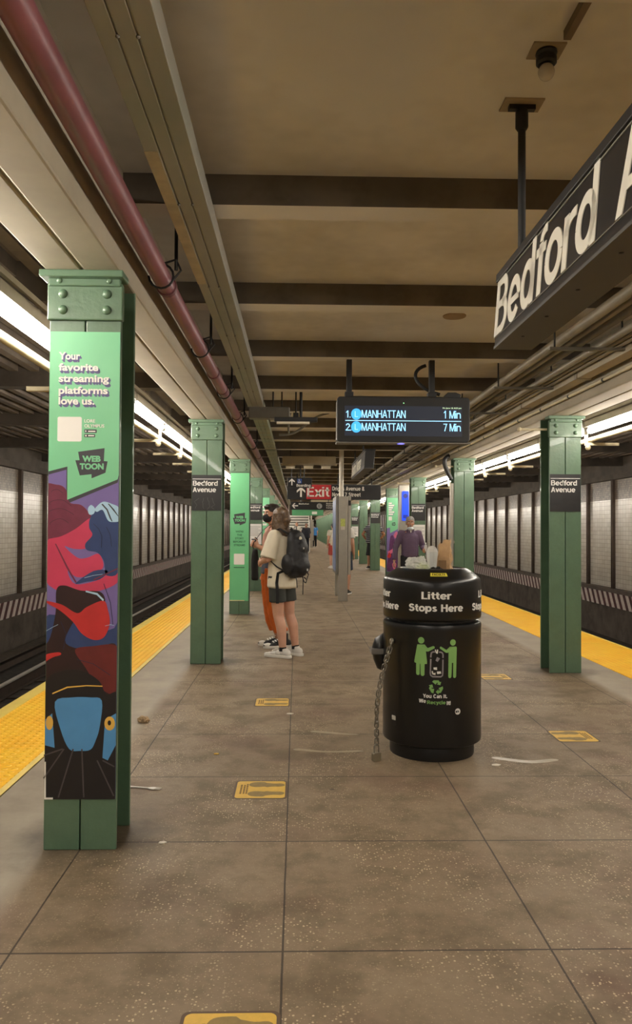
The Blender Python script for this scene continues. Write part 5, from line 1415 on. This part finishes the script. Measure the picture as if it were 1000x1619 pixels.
garment(rB, 'face_mask', MASKM, maskB, .006, 3, 0)
PEACH = mat('peach_cotton', '#b98a78', .8, var=.06)
def topB(mb):
    lathe_rings(mb, [(0, 0, .93, .160, .12), (0, 0, 1.05, .158, .118), (0, 0, 1.24, .168, .122), (0, -.005, 1.33, .165, .11), (0, -.01, 1.395, .12, .082), (0, -.012, 1.43, .066, .06)])
    for S, sx in (('L', -1), ('R', 1)):
        mb.caps(V(sx * .10, -.01, 1.36), J['sh' + S], .064, .066); mb.tube([J['sh' + S], J['sh' + S].lerp(J['el' + S], .6)], [.066, .068], 16)
garment(rB, 'peach_top', PEACH, topB, .010, 3, .005, 9)
ORNG = mat('orange_corduroy', '#cc6420', .75, var=.12, scale=14, bump=.2, bscale=90)
def pantsB(mb):
    lathe_rings(mb, [(0, 0, .79, .13, .11), (0, -.01, .85, .172, .135), (0, -.01, .95, .172, .125), (0, 0, 1.03, .152, .115)])
    for S in 'LR':
        p, q = leg_fill(J, S, .108, .084, .20, bias=V(0, .012, 0)); mb.tube(p, q, 18); mb.tube([p[-1] + V(0, 0, .03), p[-1]], [.090, .088], 18)
garment(rB, 'trousers', ORNG, pantsB, .010, 3, .008, 8)
DENIM = mat('grey_denim', '#50596a', .8, var=.12, scale=30)
def jackB(mb):
    lathe_rings(mb, [(0, -.01, .86, .12, .12), (0, -.02, .88, .185, .15), (0, -.015, .96, .185, .145), (0, -.01, 1.02, .17, .13)])
    mb.ball((-.12, -.06, .92), (.08, .09, .10), 14, 8)
garment(rB, 'tied_jacket', DENIM, jackB, .011, 3, .010, 9)
for S, rt in (('L', .05), ('R', -.1)):
    shoe(rB, J['ank' + S], (CANV, SOLEW, WHITE), rt, 'high_top_shoe')
    for o in [c for c in rB.children if c.name.startswith('high_top')][-1:]:
        a = J['ank' + S]; mb = MB(); mb.ball((0, .185, .038), (.040, .048, .024), 14, 8); mb.move(Matrix.Translation((a.x, a.y, 0)) @ Matrix.Rotation(rt, 4, 'Z')).build('toe_cap', SOLEW, o, smooth=True)
bag = thing('shoulder_bag', 'slim dark bag hanging from the hand of the person in orange trousers', 'bag', rB.location, faceB); bag.scale = rB.scale
def bagf(mb):
    lathe_rings(mb, [(-.15, .235, .80, .04, .04), (-.15, .235, .82, .065, .045), (-.15, .235, 1.05, .06, .040), (-.15, .235, 1.16, .045, .028)], 16)
garment(bag, 'bag_body', MASKM, bagf, .010, 2, .005, 9)
MB().tube([(-.13, .25, 1.16), (-.13, .26, 1.20), (-.13, .25, 1.24), (-.08, .13, 1.38), (-.04, .02, 1.46)], [(.014, .004)] * 5, 8).build('bag_strap', STRAP, bag)

# --- man in the purple shirt
pM = dict(shL=V(-.175, -.012, 1.37), shR=V(.175, -.012, 1.37), elL=V(-.265, -.02, 1.10), wrL=V(-.24, .19, 1.06), elR=V(.275, -.03, 1.09), wrR=V(.315, .02, .84), head=V(0, .015, 1.575))
rM, J, HM, bodyM = figure('person', 'grey haired man in a purple shirt with a white mask under his chin', (2.15, 14.6, 0), 1.66, math.radians(186), SKIN2, pM, 1.02, .0075, math.radians(-8), .7, .4, V(0, 0, 1), None)
face(rM, HM, HAIR_D, mat('dark_lips', '#6b4436', .5))
def hairM(mb):
    h = MB(); h.ball((0, -.018, .066), (.084, .094, .070), 20, 12); h.ball((0, -.06, .0), (.080, .054, .07), 16, 10); h.ball((-.076, -.012, .025), (.014, .034, .038), 10, 8); h.ball((.076, -.012, .025), (.014, .034, .038), 10, 8); h.move(HM); mb.add(h.v, h.f)
garment(rM, 'hair', HAIR_G, hairM, .007, 3, .002, 60)
h = MB(); h.tube([(-.026, .092, -.052), (0, .102, -.047), (.026, .092, -.052)], [.004, .007, .004], 8); h.move(HM); h.build('moustache', HAIR_G, rM)
def maskM(mb):
    h = MB(); h.ball((0, .050, -.108), (.064, .060, .040), 16, 10); h.tube([(-.066, .03, -.10), (-.078, -.01, -.01)], .004, 6); h.tube([(.066, .03, -.10), (.078, -.01, -.01)], .004, 6); h.move(HM); mb.add(h.v, h.f)
garment(rM, 'lowered_mask', mat('pale_blue_mask', '#cfd9da', .7, var=.04), maskM, .006, 3, .003, 30)
t = NT('purple_striped_cotton'); v = t.coord(); x, yy, z = t.xyz(v)
st_ = t.math('LESS_THAN', t.math('FRACT', t.math('MULTIPLY', x, 42)), .28)
t.set(t.b.inputs['Base Color'], t.mix(st_, lin('#4e3c50'), lin('#75607a'))); t.b.inputs['Roughness'].default_value = .8
PURP = t.m
def shirtM(mb):
    lathe_rings(mb, [(0, 0, .90, .150, .12), (0, 0, .93, .172, .145), (0, 0, 1.05, .170, .142), (0, 0, 1.22, .172, .135), (0, -.005, 1.33, .170, .118), (0, -.01, 1.40, .120, .085), (0, -.008, 1.445, .070, .066)])
    for S, sx in (('L', -1), ('R', 1)):
        mb.caps(V(sx * .10, -.01, 1.36), J['sh' + S], .068, .074); mb.tube([J['sh' + S], J['sh' + S].lerp(J['el' + S], .5), J['el' + S], J['el' + S].lerp(J['wr' + S], .5), J['el' + S].lerp(J['wr' + S], .92)], [.070, .064, .058, .052, .046], 16)
garment(rM, 'purple_shirt', PURP, shirtM, .010, 3, .008, 8)
m = MB()
for sx in (-1, 1): m.prism([(sx * .008, 1.452), (sx * .072, 1.458), (sx * .055, 1.395), (sx * .030, 1.372)], .072, .086)
m.build('collar', PURP, rM, bevel=.002)
MB().prism([(-.02, 1.44), (.02, 1.44), (.004, 1.37), (-.004, 1.37)], .074, .080).build('undershirt', WHITE, rM)
DKT = mat('black_trousers', '#1c1a1d', .8)
def pantsM(mb):
    lathe_rings(mb, [(0, 0, .79, .13, .11), (0, -.01, .85, .180, .140), (0, -.01, .95, .180, .14)])
    for S in 'LR':
        p, q = leg_fill(J, S, .10, .07, .06); mb.tube(p, q, 16)
garment(rM, 'trousers', DKT, pantsM, .012, 3, .005, 8)
for S in 'LR': shoe(rM, J['ank' + S], (CANV, CANV, None), 0)
wrw = rM.matrix_world
bpy.context.view_layer.update()
hw = rM.matrix_world @ (J['wrL'] + V(.0, .09, .02))
bt = thing('plastic_bottle', 'clear crinkled bottle held by the man in purple', 'bottle', hw, 0)
MB().lathe([(.024, -.05), (.028, -.04), (.028, .06), (.014, .085), (.012, .10)], 14).build('bottle_body', FILM, bt, smooth=True)
MB().lathe([(.014, .10), (.014, .115)], 12).build('bottle_cap', WHITE, bt)

# --- the others, smaller in the picture
def simple(label, loc, H, rz, skin, top, bottom, zb, pose=None, build=1.0, hair=HAIR_D, shoes=CANV, sleeve=.6, turn=0.0, voxel=.010, group=None):
    r, J, HM, body = figure('person', label, loc, H, rz, skin, pose, build, voxel, turn, group=group)
    face(r, HM)
    def hf(mb):
        h = MB(); h.ball((0, -.028, .045), (.084, .095, .078), 16, 10); h.ball((0, -.06, -.01), (.078, .052, .08), 14, 8); h.move(HM); mb.add(h.v, h.f)
    garment(r, 'hair', hair, hf, .010, 3, 0)
    def tf(mb):
        b = build
        lathe_rings(mb, [(0, 0, .84, .17 * b, .13 * b), (0, 0, .87, .188 * b, .145 * b), (0, 0, 1.05, .178 * b, .138 * b), (0, 0, 1.22, .178 * b, .132 * b), (0, -.005, 1.33, .17 * b, .115 * b), (0, -.01, 1.40, .12, .085), (0, -.01, 1.435, .068, .062)])
        for S, sx in (('L', -1), ('R', 1)):
            mb.caps(V(sx * .10, -.01, 1.36), J['sh' + S], .066, .072); mb.tube([J['sh' + S], J['sh' + S].lerp(J['el' + S], sleeve)], [.074, .080], 14)
    garment(r, 'shirt', top, tf, .013, 3, .006, 8)
    def bf(mb):
        lathe_rings(mb, [(0, 0, .79, .13, .11), (0, -.01, .85, .172 * build, .13 * build), (0, -.01, .95, .172 * build, .128 * build)])
        for S in 'LR':
            p, q = leg_fill(J, S, .098, .075 if zb < .3 else .10, zb); mb.tube(p, q, 14)
    garment(r, 'trousers' if zb < .3 else 'shorts', bottom, bf, .013, 3, .004, 8)
    for S in 'LR': shoe(r, J['ank' + S], (shoes, SOLEW, None), 0)
    return r
t = NT('navy_white_striped_knit'); v = t.coord(); x, yy, z = t.xyz(v)
st_ = t.math('LESS_THAN', t.math('FRACT', t.math('MULTIPLY', z, 15)), .26)
t.set(t.b.inputs['Base Color'], t.mix(st_, lin('#232733'), lin('#b9b7b8'))); t.b.inputs['Roughness'].default_value = .85
pS = dict(elL=V(-.36, -.03, 1.13), wrL=V(-.22, .06, .95), elR=V(.36, -.03, 1.13), wrR=V(.22, .06, .95), ankL=V(-.16, -.02, .085), kneeL=V(-.14, .02, .48), ankR=V(.16, -.02, .085), kneeR=V(.14, .02, .48))
simple('person in navy and white striped shirt half hidden behind a right column', (2.70, 27.2, 0), 1.84, math.radians(8), SKIN2, t.m, mat('black_shorts', '#17181b', .8), .44, pS, 1.32, HAIR_D, CANV, .62)
pK = dict(kneeR=V(.10, .06, .48), ankR=V(.11, -.05, .085))
simple('person in white shirt mostly hidden behind the grey kiosk, bare calf showing', (1.02, 16.78, 0), 1.70, math.radians(-20), SKIN, mat('white_cotton', '#d9d5cc', .8), mat('navy_shorts', '#2a3346', .8), .52, pK, .95, HAIR_D, CANV)
simple('person in pale shirt and red shorts seen left of the grey kiosk', (1.30, 27.6, 0), 1.62, math.radians(20), SKIN3, mat('pale_shirt', '#d3cdbb', .8), mat('red_shorts', '#a5443a', .8), .5, None, .95, HAIR_D, SHW)
simple('person in white shirt at the foot of the pale stairs', (-.02, 44.2, 0), 1.78, math.radians(170), SKIN, mat('white_cotton', '#d9d5cc'), mat('black_trousers', '#1c1a1d'), .08, None, 1, HAIR_D)
simple('person in blue shirt and black trousers walking by the distant kiosk', (1.33, 58.5, 0), 1.76, math.radians(10), SKIN3, mat('bright_blue_cotton', '#3f86c9', .8), mat('black_trousers', '#1c1a1d'), .08, None, 1.05, HAIR_D)
simple('person in a long dark coat standing left of the distant kiosk', (.54, 45.0, 0), 1.72, math.radians(190), SKIN2, mat('dark_navy_coat', '#20222d', .8), mat('dark_navy_coat', '#20222d'), .08, None, 1.25, HAIR_D, CANV, .95)
